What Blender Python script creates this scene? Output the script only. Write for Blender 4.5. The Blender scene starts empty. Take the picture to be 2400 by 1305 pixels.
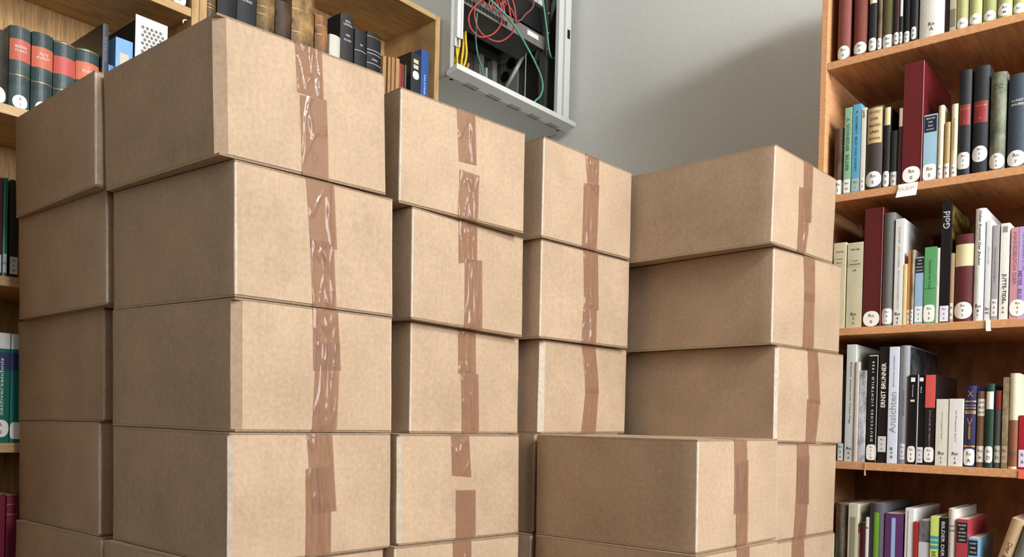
import bpy, math, random
from mathutils import Vector, Matrix, noise
random.seed(7)
SC = bpy.context.scene
EYE = 1.55            # eye height above the floor; all measured heights below are relative to it

# ---------------------------------------------------------------- camera
FPX, CY, PITCH, YAW, ROLL = 1942.63, 1010.79, -0.0081206, 0.7014551, 0.0253264
def setup_camera():
    cam = bpy.data.cameras.new('camera'); o = bpy.data.objects.new('camera', cam)
    SC.collection.objects.link(o); SC.camera = o
    cam.sensor_width = 36; cam.sensor_fit = 'HORIZONTAL'
    cam.lens = FPX/2400*36; cam.shift_y = (CY-652.5)/2400
    cam.clip_start = .05; cam.clip_end = 50
    fw = Vector((math.cos(YAW)*math.cos(PITCH), math.sin(YAW)*math.cos(PITCH), math.sin(PITCH)))
    rt = Vector((math.sin(YAW), -math.cos(YAW), 0)); up = rt.cross(fw)
    c, s = math.cos(ROLL), math.sin(ROLL)
    r2 = c*rt+s*up; u2 = -s*rt+c*up
    m = Matrix((r2, u2, -fw)).transposed().to_4x4(); m.translation = Vector((0, 0, EYE))
    o.matrix_world = m
setup_camera()

# ---------------------------------------------------------------- light
world = bpy.data.worlds.new('world'); SC.world = world; world.use_nodes = True
bg = world.node_tree.nodes['Background']; bg.inputs[0].default_value = (1, .66, .38, 1); bg.inputs[1].default_value = .055
def area(name, loc, target, sx, sy, power, col):
    l = bpy.data.lights.new(name, 'AREA'); l.shape = 'RECTANGLE'; l.size = sx; l.size_y = sy; l.energy = power; l.color = col
    o = bpy.data.objects.new(name, l); SC.collection.objects.link(o); o.location = loc
    o.rotation_euler = (Vector(target)-Vector(loc)).to_track_quat('-Z', 'Y').to_euler()
    return o
area('window_daylight', (.86, -2.6, EYE+1.1), (1.2, 1.2, EYE+.2), 1.65, 1.5, 162, (.985, .99, 1.0))
area('high_fill_light', (1.0, -1.35, EYE+1.75), (1.9, 1.5, EYE+.7), 1.0, .3, 52, (.97, .99, 1.0))  # unseen high fill, added to brighten the grey wall
area('left_fill_light', (-1.3, -2.9, EYE+.9), (1.6, 1.5, EYE+.3), 1.0, 1.5, 15, (1.0, .97, .92))  # weak unseen fill, added for the end strips of the leftmost stack
SC.view_settings.view_transform = 'Standard'; SC.view_settings.look = 'None'
SC.view_settings.gamma = 1; SC.view_settings.use_curve_mapping = False
SC.view_settings.exposure = 0.0

# ---------------------------------------------------------------- helpers
def lin(c):
    return tuple(((v/255)/12.92 if v/255 <= .04045 else ((v/255+.055)/1.055)**2.4) for v in c[:3])+(1,)
MATS = {}
def mat(key, col, rough=.6, nscale=0, namt=.0, ncol=None, stretch=(1, 1, 1), bump=0, spec=.4, metal=0, coat=0, bscale=None):
    if key in MATS: return MATS[key]
    m = bpy.data.materials.new(key); m.use_nodes = True; nt = m.node_tree; b = nt.nodes['Principled BSDF']
    b.inputs['Base Color'].default_value = lin(col); b.inputs['Roughness'].default_value = rough
    b.inputs['Specular IOR Level'].default_value = spec; b.inputs['Metallic'].default_value = metal
    b.inputs['Coat Weight'].default_value = coat
    if nscale:
        tc = nt.nodes.new('ShaderNodeTexCoord'); mp = nt.nodes.new('ShaderNodeMapping'); mp.inputs['Scale'].default_value = stretch
        n = nt.nodes.new('ShaderNodeTexNoise'); n.inputs['Scale'].default_value = nscale; n.inputs['Detail'].default_value = 5; n.inputs['Roughness'].default_value = .6
        r = nt.nodes.new('ShaderNodeValToRGB'); r.color_ramp.elements[0].position = .35; r.color_ramp.elements[1].position = .68
        c2 = ncol if ncol else tuple(max(0, v*(1-namt)) for v in col)
        r.color_ramp.elements[0].color = lin(c2); r.color_ramp.elements[1].color = lin(col)
        L = nt.links.new
        L(tc.outputs['Object'], mp.inputs[0]); L(mp.outputs[0], n.inputs['Vector']); L(n.outputs['Fac'], r.inputs[0]); L(r.outputs[0], b.inputs['Base Color'])
        if bump:
            n2 = n
            if bscale:
                n2 = nt.nodes.new('ShaderNodeTexNoise'); n2.inputs['Scale'].default_value = bscale; n2.inputs['Detail'].default_value = 3; L(mp.outputs[0], n2.inputs['Vector'])
            bp = nt.nodes.new('ShaderNodeBump'); bp.inputs['Strength'].default_value = bump; bp.inputs['Distance'].default_value = .002
            L(n2.outputs['Fac'], bp.inputs['Height']); L(bp.outputs[0], b.inputs['Normal'])
    MATS[key] = m; return m
class MB:
    def __init__(s): s.v = []; s.f = []
    def add(s, vs, fs):
        o = len(s.v); s.v += [tuple(v) for v in vs]; s.f += [tuple(i+o for i in f) for f in fs]
    def box(s, a, b):
        x0, y0, z0 = a; x1, y1, z1 = b
        s.add([(x0,y0,z0),(x1,y0,z0),(x1,y1,z0),(x0,y1,z0),(x0,y0,z1),(x1,y0,z1),(x1,y1,z1),(x0,y1,z1)],
              [(0,3,2,1),(4,5,6,7),(0,1,5,4),(1,2,6,5),(2,3,7,6),(3,0,4,7)])
    def prism(s, poly, lo, hi, axis='z'):
        n = len(poly); vs = []
        for h in (lo, hi):
            for p in poly: vs.append({'z': (p[0], p[1], h), 'x': (h, p[0], p[1]), 'y': (p[0], h, p[1])}[axis])
        s.add(vs, [tuple(range(n))[::-1], tuple(range(n, 2*n))]+[(i, (i+1) % n, n+(i+1) % n, n+i) for i in range(n)])
    def tube(s, pts, r, seg=8):
        pts = [Vector(p) for p in pts]; rings = []; n = len(pts); pn = None
        for i, p in enumerate(pts):
            t = (pts[min(i+1, n-1)]-pts[max(i-1, 0)]).normalized()
            if pn is None: pn = t.orthogonal().normalized()
            a = (pn-t*pn.dot(t)).normalized(); pn = a; b = t.cross(a)
            rings.append([p+(a*math.cos(2*math.pi*k/seg)+b*math.sin(2*math.pi*k/seg))*r for k in range(seg)])
        vs = [v for rg in rings for v in rg]
        fs = [(i*seg+k, i*seg+(k+1) % seg, (i+1)*seg+(k+1) % seg, (i+1)*seg+k) for i in range(n-1) for k in range(seg)]
        fs += [tuple(range(seg))[::-1], tuple(range((n-1)*seg, n*seg))]
        s.add(vs, fs)
    def disc(s, c, r, axis, h, seg=20):
        ax = {'x': 0, 'y': 1, 'z': 2}[axis]; vs = []
        o = [i for i in range(3) if i != ax]
        for d in (0, h):
            for k in range(seg):
                v = list(c); v[o[0]] += r*math.cos(2*math.pi*k/seg); v[o[1]] += r*math.sin(2*math.pi*k/seg); v[ax] += d; vs.append(v)
        s.add(vs, [tuple(range(seg)), tuple(range(seg, 2*seg))[::-1]]+[(k, (k+1) % seg, seg+(k+1) % seg, seg+k) for k in range(seg)])
    def build(s, name, m, parent=None, smooth=False, bevel=0, recalc=True):
        me = bpy.data.meshes.new(name); me.from_pydata(s.v, [], s.f); me.update()
        if recalc:
            import bmesh
            bm = bmesh.new(); bm.from_mesh(me); bmesh.ops.recalc_face_normals(bm, faces=bm.faces); bm.to_mesh(me); bm.free()
        return mkobj(name, me, m, parent, smooth, bevel)
def mkobj(name, me, m, parent=None, smooth=False, bevel=0):
    o = bpy.data.objects.new(name, me); SC.collection.objects.link(o)
    if m and not me.materials: me.materials.append(m)
    if parent: o.parent = parent
    if smooth:
        for p in me.polygons: p.use_smooth = True
    if bevel:
        md = o.modifiers.new('bevel', 'BEVEL'); md.width = bevel; md.segments = 2; md.limit_method = 'ANGLE'; md.angle_limit = math.radians(40)
    return o
def thing(name, label, cat, loc=(0, 0, 0), rz=0, group=None):
    o = bpy.data.objects.new(name, None); SC.collection.objects.link(o); o.empty_display_size = .05
    o.location = loc; o.rotation_euler = (0, 0, rz); return tag(o, label, cat, group)
def tag(o, label, cat, group=None):
    o['label'] = label; o['category'] = cat
    if group: o['group'] = group
    return o
def struct(o): o['kind'] = 'structure'; return o
TXT = {}
def text_mesh(s):
    """verts (x,y) normalised to start at 0,0 plus faces, width, height"""
    if s not in TXT:
        cu = bpy.data.curves.new('t', 'FONT'); cu.body = s; cu.resolution_u = 2; cu.size = 1; cu.offset = .012
        o = bpy.data.objects.new('t', cu); SC.collection.objects.link(o)
        bpy.context.view_layer.update()
        me = bpy.data.meshes.new_from_object(o.evaluated_get(bpy.context.evaluated_depsgraph_get()))
        vs = [(v.co.x, v.co.y) for v in me.vertices]; fs = [tuple(p.vertices) for p in me.polygons]
        bpy.data.objects.remove(o); bpy.data.meshes.remove(me); bpy.data.curves.remove(cu)
        x0 = min(v[0] for v in vs); x1 = max(v[0] for v in vs); y0 = min(v[1] for v in vs); y1 = max(v[1] for v in vs)
        TXT[s] = ([(v[0]-x0, v[1]-y0) for v in vs], fs, x1-x0, y1-y0)
    return TXT[s]

# ---------------------------------------------------------------- room shell
XW, YW = 2.5, 2.19
m_wall = mat('wall_paint', (230, 231, 226), .9, 60, .02, None, (1, 1, 1), .15)
m_floor = mat('floor_lino', (96, 72, 48), .5, 8, .12)
b = MB(); b.box((-2.5, YW, 0), (XW+.1, YW+.1, 3.4)); struct(b.build('wall_back', m_wall))
b = MB(); b.box((XW, -3.2, 0), (XW+.1, YW, 3.4)); struct(b.build('wall_right', m_wall))
b = MB(); b.box((-2.5, -3.2, -.05), (XW+.1, YW+.1, 0)); struct(b.build('floor', m_floor))
b = MB(); b.box((-2.5, -3.2, 3.4), (XW+.1, YW+.1, 3.5)); struct(b.build('ceiling', mat('ceiling_paint', (225, 224, 218), .9)))

# ---------------------------------------------------------------- cardboard boxes
def cardboard():
    m = bpy.data.materials.new('cardboard'); m.use_nodes = True; nt = m.node_tree; b = nt.nodes['Principled BSDF']; L = nt.links.new
    tc = nt.nodes.new('ShaderNodeTexCoord')
    oi = nt.nodes.new('ShaderNodeObjectInfo'); ad = nt.nodes.new('ShaderNodeVectorMath'); ad.operation = 'ADD'
    cmb = nt.nodes.new('ShaderNodeCombineXYZ'); mu = nt.nodes.new('ShaderNodeMath'); mu.operation = 'MULTIPLY'; mu.inputs[1].default_value = 9
    L(oi.outputs['Random'], mu.inputs[0]); L(mu.outputs[0], cmb.inputs[0]); L(mu.outputs[0], cmb.inputs[1])
    L(tc.outputs['Object'], ad.inputs[0]); L(cmb.outputs[0], ad.inputs[1])
    n1 = nt.nodes.new('ShaderNodeTexNoise'); n1.inputs['Scale'].default_value = 150; n1.inputs['Detail'].default_value = 4; L(ad.outputs[0], n1.inputs['Vector'])
    n2 = nt.nodes.new('ShaderNodeTexNoise'); n2.inputs['Scale'].default_value = 9; n2.inputs['Detail'].default_value = 3; L(ad.outputs[0], n2.inputs['Vector'])
    mp = nt.nodes.new('ShaderNodeMapping'); mp.inputs['Scale'].default_value = (230, 230, 9); L(ad.outputs[0], mp.inputs[0])
    n3 = nt.nodes.new('ShaderNodeTexNoise'); n3.inputs['Scale'].default_value = 1; n3.inputs['Detail'].default_value = 2; L(mp.outputs[0], n3.inputs['Vector'])
    a1 = nt.nodes.new('ShaderNodeMath'); a1.operation = 'ADD'; a2 = nt.nodes.new('ShaderNodeMath'); a2.operation = 'ADD'
    w3 = nt.nodes.new('ShaderNodeMath'); w3.operation = 'MULTIPLY'; w3.inputs[1].default_value = .28; L(n3.outputs['Fac'], w3.inputs[0])
    L(n1.outputs['Fac'], a1.inputs[0]); L(n2.outputs['Fac'], a1.inputs[1]); L(a1.outputs[0], a2.inputs[0]); L(w3.outputs[0], a2.inputs[1])
    dv = nt.nodes.new('ShaderNodeMath'); dv.operation = 'DIVIDE'; dv.inputs[1].default_value = 2.28; L(a2.outputs[0], dv.inputs[0])
    r = nt.nodes.new('ShaderNodeValToRGB'); r.color_ramp.elements[0].position = .3; r.color_ramp.elements[1].position = .7
    r.color_ramp.elements[0].color = lin((150, 128, 104)); r.color_ramp.elements[1].color = lin((181, 156, 130))
    L(dv.outputs[0], r.inputs[0]); L(r.outputs[0], b.inputs['Base Color'])
    b.inputs['Roughness'].default_value = .72; b.inputs['Specular IOR Level'].default_value = .3
    bp = nt.nodes.new('ShaderNodeBump'); bp.inputs['Strength'].default_value = .12; bp.inputs['Distance'].default_value = .001
    L(a2.outputs[0], bp.inputs['Height']); L(bp.outputs[0], b.inputs['Normal'])
    return m
def tape_mat():
    m = bpy.data.materials.new('packing_tape'); m.use_nodes = True; nt = m.node_tree; L = nt.links.new
    out = nt.nodes['Material Output']; b = nt.nodes['Principled BSDF']
    b.inputs['Base Color'].default_value = lin((170, 134, 110)); b.inputs['Roughness'].default_value = .12
    b.inputs['Specular IOR Level'].default_value = .6
    tr = nt.nodes.new('ShaderNodeBsdfTransparent'); tr.inputs[0].default_value = lin((210, 191, 177))
    mx = nt.nodes.new('ShaderNodeMixShader'); mx.inputs[0].default_value = .4
    L(tr.outputs[0], mx.inputs[1]); L(b.outputs[0], mx.inputs[2]); L(mx.outputs[0], out.inputs[0])
    return m
CARD = cardboard(); TAPE = tape_mat()
EDGE = mat('corrugated_edge', (150, 126, 100), .85, 400, .25)
CREASE = mat('lit_worn_fold', (206, 192, 174), .8, 120, .12)  # paler cardboard: wear plus edge light painted into the folds
BW, BH = .3069, .2
EOFF = .0179183
CAL = {"boxes": {"A1": [0.61795, 1.08559, -0.00672, 0.00634, -0.00397], "A2": [0.64688, 1.07908, 0.02464, 0.00334, -0.00338], "A3": [0.65097, 1.07639, 0.03058, 0.00317, -0.00242], "A4": [0.64629, 1.07585, 0.00486, 0.00291, -0.00208], "A5": [0.6423, 1.07724, 0.02214, 0.0, 0.0], "L1": [0.61061, 1.46092, -0.00682, 0.00399, -0.00202], "L2": [0.63569, 1.46593, 0.03165, 0.00407, -0.00206], "L3": [0.65488, 1.50854, 0.03536, 0.00348, -0.00123], "L4": [0.64765, 1.50039, 0.00737, 0.0032, -0.00138], "L5": [0.64801, 1.48228, 0.03206, 0.0, 0.0], "B1": [0.96841, 1.09026, -0.09684, 0.00102, -0.00124], "B2": [0.99955, 1.08693, -0.00355, 0.00204, -0.00175], "B3": [1.01918, 1.10466, 0.00762, 0.00136, -0.00171], "B4": [0.95911, 1.06344, -0.04165, 0.00306, -0.00256], "B5": [0.95315, 1.06031, -0.07016, 0.0, 0.0], "C1": [1.31333, 1.0445, -0.05141, 0.00054, -0.00054], "C2": [1.32261, 1.05123, -0.05441, 0.00099, -0.00071], "C3": [1.34783, 1.06149, -0.02901, 0.00014, -2e-05], "C4": [1.31478, 1.04969, 0.0, 0.00085, -0.00109], "C5": [1.30283, 1.04313, 0.0, 0.0, 0.0], "D1": [1.61816, 0.68853, -0.05366, -0.00113, 0.00261], "D2": [1.64987, 0.69946, -0.10924, 5e-05, -0.00063], "D3": [1.67052, 0.69473, -0.10683, 0.00038, -0.00109], "D4": [1.5985, 0.662, -0.0458, -0.0006, 0.0014], "E4": [1.28626, 0.67022, -0.04576, 0.00118, -0.00175], "E5": [1.27885, 0.66365, -0.05244, 0.0, 0.0], "D5": [1.5985, 0.662, -0.0458, 0, 0]}, "planes": {"A0": [-0.001, 0.4842, 0.1848], "A1": [-0.0923, 0.4154, 0.2192], "A2": [-0.2384, 0.2276, 0.1535], "A3": [-0.126, 0.0575, 0.0508], "A4": [0.241, -0.0343, 0.0373], "L0": [0.0141, -0.0023, -0.0445], "L1": [0.2754, -0.0459, -0.0661], "L2": [0.3884, -0.0647, -0.1372], "L3": [0.1987, -0.0331, -0.1032], "L4": [0.0549, -0.0091, -0.0265], "B0": [-0.0399, -0.0163, 0.0089], "B1": [-0.0721, 0.0272, 0.016], "B2": [-0.1206, -0.0798, 0.0268], "B3": [-0.1311, 0.0391, 0.0291], "B4": [0.232, -0.0945, -0.0516], "C0": [0.0775, -0.025, -0.0172], "C1": [-0.0284, 0.1217, 0.0063], "C2": [-0.1583, 0.1302, 0.0352], "C3": [0.1604, 0.1342, -0.0356], "C4": [-0.1074, 0.0179, 0.0239], "D0": [-0.0499, 0.0198, 0.0111], "D1": [0.0856, 0.2115, -0.019], "D2": [-0.0753, 0.1388, 0.0167], "D3": [-0.4686, -0.0817, 0.1041], "D4": [-0.3495, -0.0609, 0.0777], "E0": [0.0, 0.0, 0.0], "E1": [0.0, 0.0, 0.0], "E2": [0.0, 0.0, 0.0], "E3": [0.1469, 0.0938, -0.0339], "E4": [0.1838, 0.0322, -0.1062]}}
TAPES = {'A1': [[(0.42, 1.0), (0.582, 1.0), (0.587, 0.619), (0.427, 0.618)], [(0.442, 0.602), (0.605, 0.626), (0.612, 0.0), (0.45, 0.0)]], 'A2': [[(0.403, 1.0), (0.582, 1.0), (0.599, 0.48), (0.428, 0.451)], [(0.426, 0.523), (0.576, 0.525), (0.597, 0.0), (0.444, 0.0)]], 'A3': [[(0.445, 1.0), (0.608, 1.0), (0.629, 0.506), (0.449, 0.491)], [(0.47, 0.728), (0.624, 0.734), (0.601, 0.0), (0.442, 0.0)]], 'A4': [[(0.433, 1.0), (0.592, 1.0), (0.62, 0.357), (0.462, 0.34)], [(0.426, 0.713), (0.583, 0.724), (0.586, 0.0), (0.428, 0.0)]], 'B1': [[(0.414, 1.0), (0.563, 1.0), (0.577, 0.522), (0.433, 0.513)], [(0.44, 0.439), (0.6, 0.434), (0.596, 0.0), (0.437, 0.0)]], 'B2': [[(0.379, 1.0), (0.544, 1.0), (0.545, 0.654), (0.378, 0.591)], [(0.433, 0.641), (0.591, 0.672), (0.599, 0.0), (0.437, 0.0)]], 'B3': [[(0.396, 1.0), (0.558, 1.0), (0.564, 0.583), (0.401, 0.572)], [(0.425, 0.581), (0.584, 0.585), (0.602, 0.0), (0.443, 0.0)]], 'B4': [[(0.397, 1.0), (0.546, 1.0), (0.562, 0.589), (0.402, 0.612)], [(0.434, 0.474), (0.6, 0.464), (0.605, 0.0), (0.439, 0.0)]], 'B5': [[(0.43, 1.0), (0.579, 1.0), (0.588, 0.55), (0.439, 0.55)]], 'C1': [[(0.436, 1.0), (0.595, 1.0), (0.592, 0.587), (0.467, 0.691)], [(0.424, 0.68), (0.601, 0.719), (0.586, 0.0), (0.421, 0.0)]], 'C2': [[(0.441, 1.0), (0.608, 1.0), (0.624, 0.373), (0.458, 0.39)], [(0.449, 0.389), (0.603, 0.388), (0.605, 0.0), (0.442, 0.0)]], 'C3': [[(0.431, 1.0), (0.595, 1.0), (0.637, 0.451), (0.473, 0.457)], [(0.474, 0.513), (0.63, 0.513), (0.622, 0.0), (0.45, 0.0)]], 'D1': [[(0.43, 1.0), (0.585, 1.0), (0.582, 0.362), (0.453, 0.344)], [(0.369, 0.689), (0.567, 0.728), (0.516, 0.0), (0.382, 0.0)]], 'D2': [[(0.408, 1.0), (0.579, 1.0), (0.584, 0.52), (0.427, 0.514)], [(0.429, 0.61), (0.576, 0.607), (0.59, 0.0), (0.425, 0.0)]], 'D3': [[(0.424, 1.0), (0.578, 1.0), (0.627, 0.423), (0.45, 0.437)], [(0.423, 0.472), (0.618, 0.469), (0.573, 0.0), (0.423, 0.0)]], 'D4': [[(0.312, 1.0), (0.502, 1.0), (0.533, 0.346), (0.337, 0.374)], [(0.323, 0.865), (0.517, 0.882), (0.505, 0.0), (0.309, 0.0)]], 'D5': [[(0.277, 1.0), (0.47, 1.0), (0.472, 0.55), (0.271, 0.55)]], 'E4': [[(0.414, 1.0), (0.571, 1.0), (0.587, 0.298), (0.416, 0.308)], [(0.424, 0.759), (0.589, 0.805), (0.598, 0.0), (0.457, 0.0)]], 'E5': [[(0.458, 1.0), (0.617, 1.0), (0.616, 0.55), (0.455, 0.55)]]}

PLANE = CAL['planes']
def make_box(key, label, corner=.0028, bulge=.0012, crush=None):
    x, y, a, tx, ty = CAL['boxes'][key]; k = int(key[1])-1
    BL = .40 if key in ('D1', 'D2', 'D3') else .3655
    ca, sa = math.cos(a), math.sin(a); ltx, lty = ca*tx+sa*ty, -sa*tx+ca*ty
    def zi(m, lx, ly):
        c0, sx, sy = PLANE.get(key[0]+str(m), (0, 0, 0))
        return EYE+(3-m)*BH-EOFF+c0*.01+sx*.1*(lx-.15)+sy*.1*(ly-.2)
    zb = min(zi(k+1, u, v) for u in (0, BW) for v in (0, BL))+.0006
    root = thing('cardboard_box', label, 'box', (x, y, zb), a, 'taped cardboard boxes in the stacks')
    def P(lx, ly, w, dz=0):
        t = 1-w
        lo = zi(k+1, lx, ly)+.0008; hi = zi(k, lx, ly)-.0004
        return Vector((lx+t*ltx, ly+t*lty, lo+(hi-lo)*w+dz-zb))
    def rim(cs, n=6, ins=0):
        rs = cs; pts = []
        for (cx, cy, a0, r) in ((BW, 0, -90, rs[1]), (BW, BL, 0, rs[2]), (0, BL, 90, rs[3]), (0, 0, 180, rs[0])):
            r = max(r, .001); ox = cx-r if cx else r; oy = cy-r if cy else r
            nn = 3 if r < .005 else 1
            for i in range(nn+1):
                th = math.radians(a0+90*i/nn); e = r-ins
                pts.append((ox+e*math.cos(th), oy+e*math.sin(th)))
        res = []
        for i, p in enumerate(pts):     # subdivide long edges
            q = pts[(i+1) % len(pts)]; d = math.dist(p, q); m = max(1, int(d/.03))
            for j in range(m): res.append((p[0]+(q[0]-p[0])*j/m, p[1]+(q[1]-p[1])*j/m))
        return res
    cs = list(crush or (corner, corner, corner, corner))
    if key in ('E4', 'A2', 'A3'): cs[1] = .0035
    rp = rim(cs); n = len(rp); LV = 10; T = .0036/BH; vs = []
    seed = hash(key) % 97 if False else sum(ord(c) for c in key)*1.37
    for j in range(LV+1):
        w = T+(1-2*T)*j/LV
        for (px, py) in rp:
            cx, cy = px-BW/2, py-BL/2
            d = Vector((cx/BW, cy/BL, 0)); ax = 0 if abs(d.x) > abs(d.y) else 1
            f = (1-(2*d[1-ax])**2)*math.sin(math.pi*w)
            nz = noise.noise(Vector((px*9+seed, py*9, w*2.2)))
            amt = bulge*f+nz*.0011*math.sin(math.pi*min(1, w*1.02))
            q = [px, py]; q[ax] += (1 if d[ax] > 0 else -1)*amt
            vs.append(P(q[0], q[1], w))
    fs = [(j*n+i, j*n+(i+1) % n, (j+1)*n+(i+1) % n, (j+1)*n+i) for j in range(LV) for i in range(n)]
    fs += [tuple(range(n))[::-1], tuple(range(LV*n, LV*n+n))]
    m = MB(); m.add(vs, fs); o = m.build('carton_body', CARD, root)
    for p in o.data.polygons: p.use_smooth = len(p.vertices) == 4
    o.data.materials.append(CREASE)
    if cs[0] < .02:       # worn fold with edge light painted in, on the near upright edge
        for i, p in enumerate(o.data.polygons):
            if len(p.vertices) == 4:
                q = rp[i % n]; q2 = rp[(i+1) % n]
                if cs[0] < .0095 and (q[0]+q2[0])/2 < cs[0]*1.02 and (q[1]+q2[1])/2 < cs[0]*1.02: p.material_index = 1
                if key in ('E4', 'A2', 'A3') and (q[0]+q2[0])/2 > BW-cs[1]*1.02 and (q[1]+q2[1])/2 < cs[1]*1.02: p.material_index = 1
    md = o.modifiers.new('es', 'EDGE_SPLIT'); md.split_angle = math.radians(35)
    # corrugated flaps, two above and two below, meeting along the long middle seam
    rnd = random.Random(seed)
    for nm, w0, w1 in (('top_flap', 1-T*.93, 1), ('bottom_flap', 0, T*.93)):
        for (u0, u1) in ((.0002, BW/2-.0006), (BW/2+.0006, BW-.0002)):
            fr = .0003+rnd.random()*.0012; m = MB(); vs = []; NX, NY = 4, 6
            top = nm == 'top_flap'
            for w in (w0, w1):
                for jj in range(NY+1):
                    for ii in range(NX+1):
                        px = u0+(u1-u0)*ii/NX; py = fr+(BL-2*fr)*jj/NY
                        vs.append(P(px, py, w))
            s = (NX+1)*(NY+1); g = lambda l, i, j: l*s+j*(NX+1)+i
            fs = []
            for jj in range(NY):
                for ii in range(NX):
                    fs.append((g(1, ii, jj), g(1, ii+1, jj), g(1, ii+1, jj+1), g(1, ii, jj+1)))
                    fs.append((g(0, ii, jj), g(0, ii, jj+1), g(0, ii+1, jj+1), g(0, ii+1, jj)))
            nsurf = len(fs)
            for ii in range(NX):
                fs.append((g(0, ii, 0), g(0, ii+1, 0), g(1, ii+1, 0), g(1, ii, 0))); fs.append((g(0, ii, NY), g(1, ii, NY), g(1, ii+1, NY), g(0, ii+1, NY)))
            for jj in range(NY):
                fs.append((g(0, 0, jj), g(1, 0, jj), g(1, 0, jj+1), g(0, 0, jj+1))); fs.append((g(0, NX, jj), g(0, NX, jj+1), g(1, NX, jj+1), g(1, NX, jj)))
            m.add(vs, fs); fo = m.build(nm, CARD, root)
            fo.data.materials.append(EDGE)
            for i, p in enumerate(fo.data.polygons):
                if nsurf <= i < nsurf+2*NX: p.material_index = 1
    # tape strips
    tp = TAPES.get(key) or [[(.42, 1), (.582, 1), (.58, .55), (.42, .55)], [(.43, .5), (.59, .5), (.59, 0), (.43, 0)]]
    for ti, q in enumerate(tp):
        NU, NV = 26, 60; m = MB(); vs = []; off = .0009+.0005*ti
        sd = seed*3.1+ti*17.3; starttop = q[0][1] > .99
        wr = rnd.uniform(.5, 1.6); cpos = rnd.uniform(.25, .75); lean = rnd.uniform(-.35, .35); hasedge = rnd.random()
        wrap = 4
        for j in range(-wrap if starttop else 0, NV+1):
            t = max(0, j)/NV
            for i in range(NU+1):
                s = i/NU
                ul = q[0][0]+(q[3][0]-q[0][0])*t; ur = q[1][0]+(q[2][0]-q[1][0])*t
                wl = q[0][1]+(q[3][1]-q[0][1])*t; wr_ = q[1][1]+(q[2][1]-q[1][1])*t
                u = ul+(ur-ul)*s; w = wl+(wr_-wl)*s
                if j < 0:
                    pp = P(u*BW, .014*(-j), 1, .0003)
                    vs.append(pp); continue
                # wrinkles: long vertical ridges and a few slanting creases
                rdg = 1-abs(2*noise.noise(Vector((s*2.6*wr+sd+lean*t*2, t*1.3+sd, 0))))
                r2 = 1-abs((s-cpos-lean*(t-.5))*9)
                h = .0016*max(0, rdg-.72)*5 + .0024*max(0, r2)*max(0, noise.noise(Vector((t*3+sd, 3.1, 0)))+.12)*2.2
                edge = min(1, s*14, (1-s)*14, (1-t)*16)
                h += .0002*noise.noise(Vector((s*5+sd, t*14, 1)))
                bw_ = noise.noise(Vector((u*BW*9+seed, 0, w*2.2)))
                wcl = min(max(w, .012), .994)
                f = (1-(2*(u-.5))**2)*math.sin(math.pi*wcl)
                pout = -(bulge*f+bw_*.0011*math.sin(math.pi*min(1, wcl*1.02)))
                vs.append(P(u*BW, pout-off-h*edge, min(w, .9985)))
        rows = len(vs)//(NU+1)
        fs = [(j*(NU+1)+i, j*(NU+1)+i+1, (j+1)*(NU+1)+i+1, (j+1)*(NU+1)+i) for j in range(rows-1) for i in range(NU)]
        m.add(vs, fs); to = m.build('packing_tape', TAPE, root, smooth=True, recalc=False)
    return root
BX = {
 'A1': ('taped cardboard box on top of the tallest front stack, nearest the camera', dict(crush=(.014, .0018, .0018, .0018))),
 'A2': ('taped cardboard box second from the top of the nearest stack, wrinkled shiny tape', {}),
 'A3': ('taped cardboard box third from top of the nearest stack, dark square tape overlap', dict(crush=(.012, .0018, .0018, .0018))),
 'A4': ('taped cardboard box fourth from top of the nearest stack, creased tape overlap', dict(crush=(.006, .0018, .0018, .0018))),
 'A5': ('cardboard box at the bottom of nearest stack, only its top strip visible', {}),
 'L1': ('cardboard box topmost in the leftmost stack, shaded long side towards us', {}),
 'L2': ('cardboard box second from top in the leftmost stack', {}),
 'L3': ('cardboard box third from top in the leftmost stack', {}),
 'L4': ('cardboard box fourth from top in the leftmost stack, wide pale end strip', {}),
 'L5': ('cardboard box fifth in the leftmost stack, cut by the bottom picture edge', {}),
 'B1': ('cardboard box topmost of the middle stack under the grey cabinet, torn tape with gap', {}),
 'B2': ('cardboard box second from top of the middle stack right of the nearest stack', {}),
 'B3': ('cardboard box third from top of the middle stack right of the nearest stack', {}),
 'B4': ('cardboard box fourth in the middle stack, two separate short tape pieces', dict(crush=(.006, .0018, .0018, .0018))),
 'B5': ('cardboard box fifth in the middle stack, cut by bottom picture edge', {}),
 'C1': ('cardboard box topmost of recessed stack in the corner, against the grey wall', {}),
 'C2': ('cardboard box second from top of the recessed corner stack', {}),
 'C3': ('cardboard box third in recessed corner stack, bulging with bright crushed left edge', dict(crush=(.009, .0018, .0018, .0018), bulge=.004)),
 'C4': ('cardboard box of the recessed corner stack, mostly hidden behind the front low stack', {}),
 'C5': ('cardboard box of the recessed corner stack at the bottom edge, nearly hidden', {}),
 'D1': ('cardboard box topmost in right stack beside the red-brown bookcase', {}),
 'D2': ('cardboard box second from top in right stack beside the bookcase', {}),
 'D3': ('cardboard box third from top in right stack, its end face widest to the right', dict(crush=(.006, .0018, .0018, .0018))),
 'D4': ('cardboard box fourth in right stack, peeking out behind the low front stack', {}),
 'D5': ('cardboard box fifth in right stack at the bottom picture edge', {}),
 'E4': ('cardboard box on top of the low front stack, its top face visible', {}),
 'E5': ('cardboard box under the top one of low front stack, cut by bottom edge', {}),
}
for k_, (lb, kw) in BX.items(): make_box(k_, lb, **kw)
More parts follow.
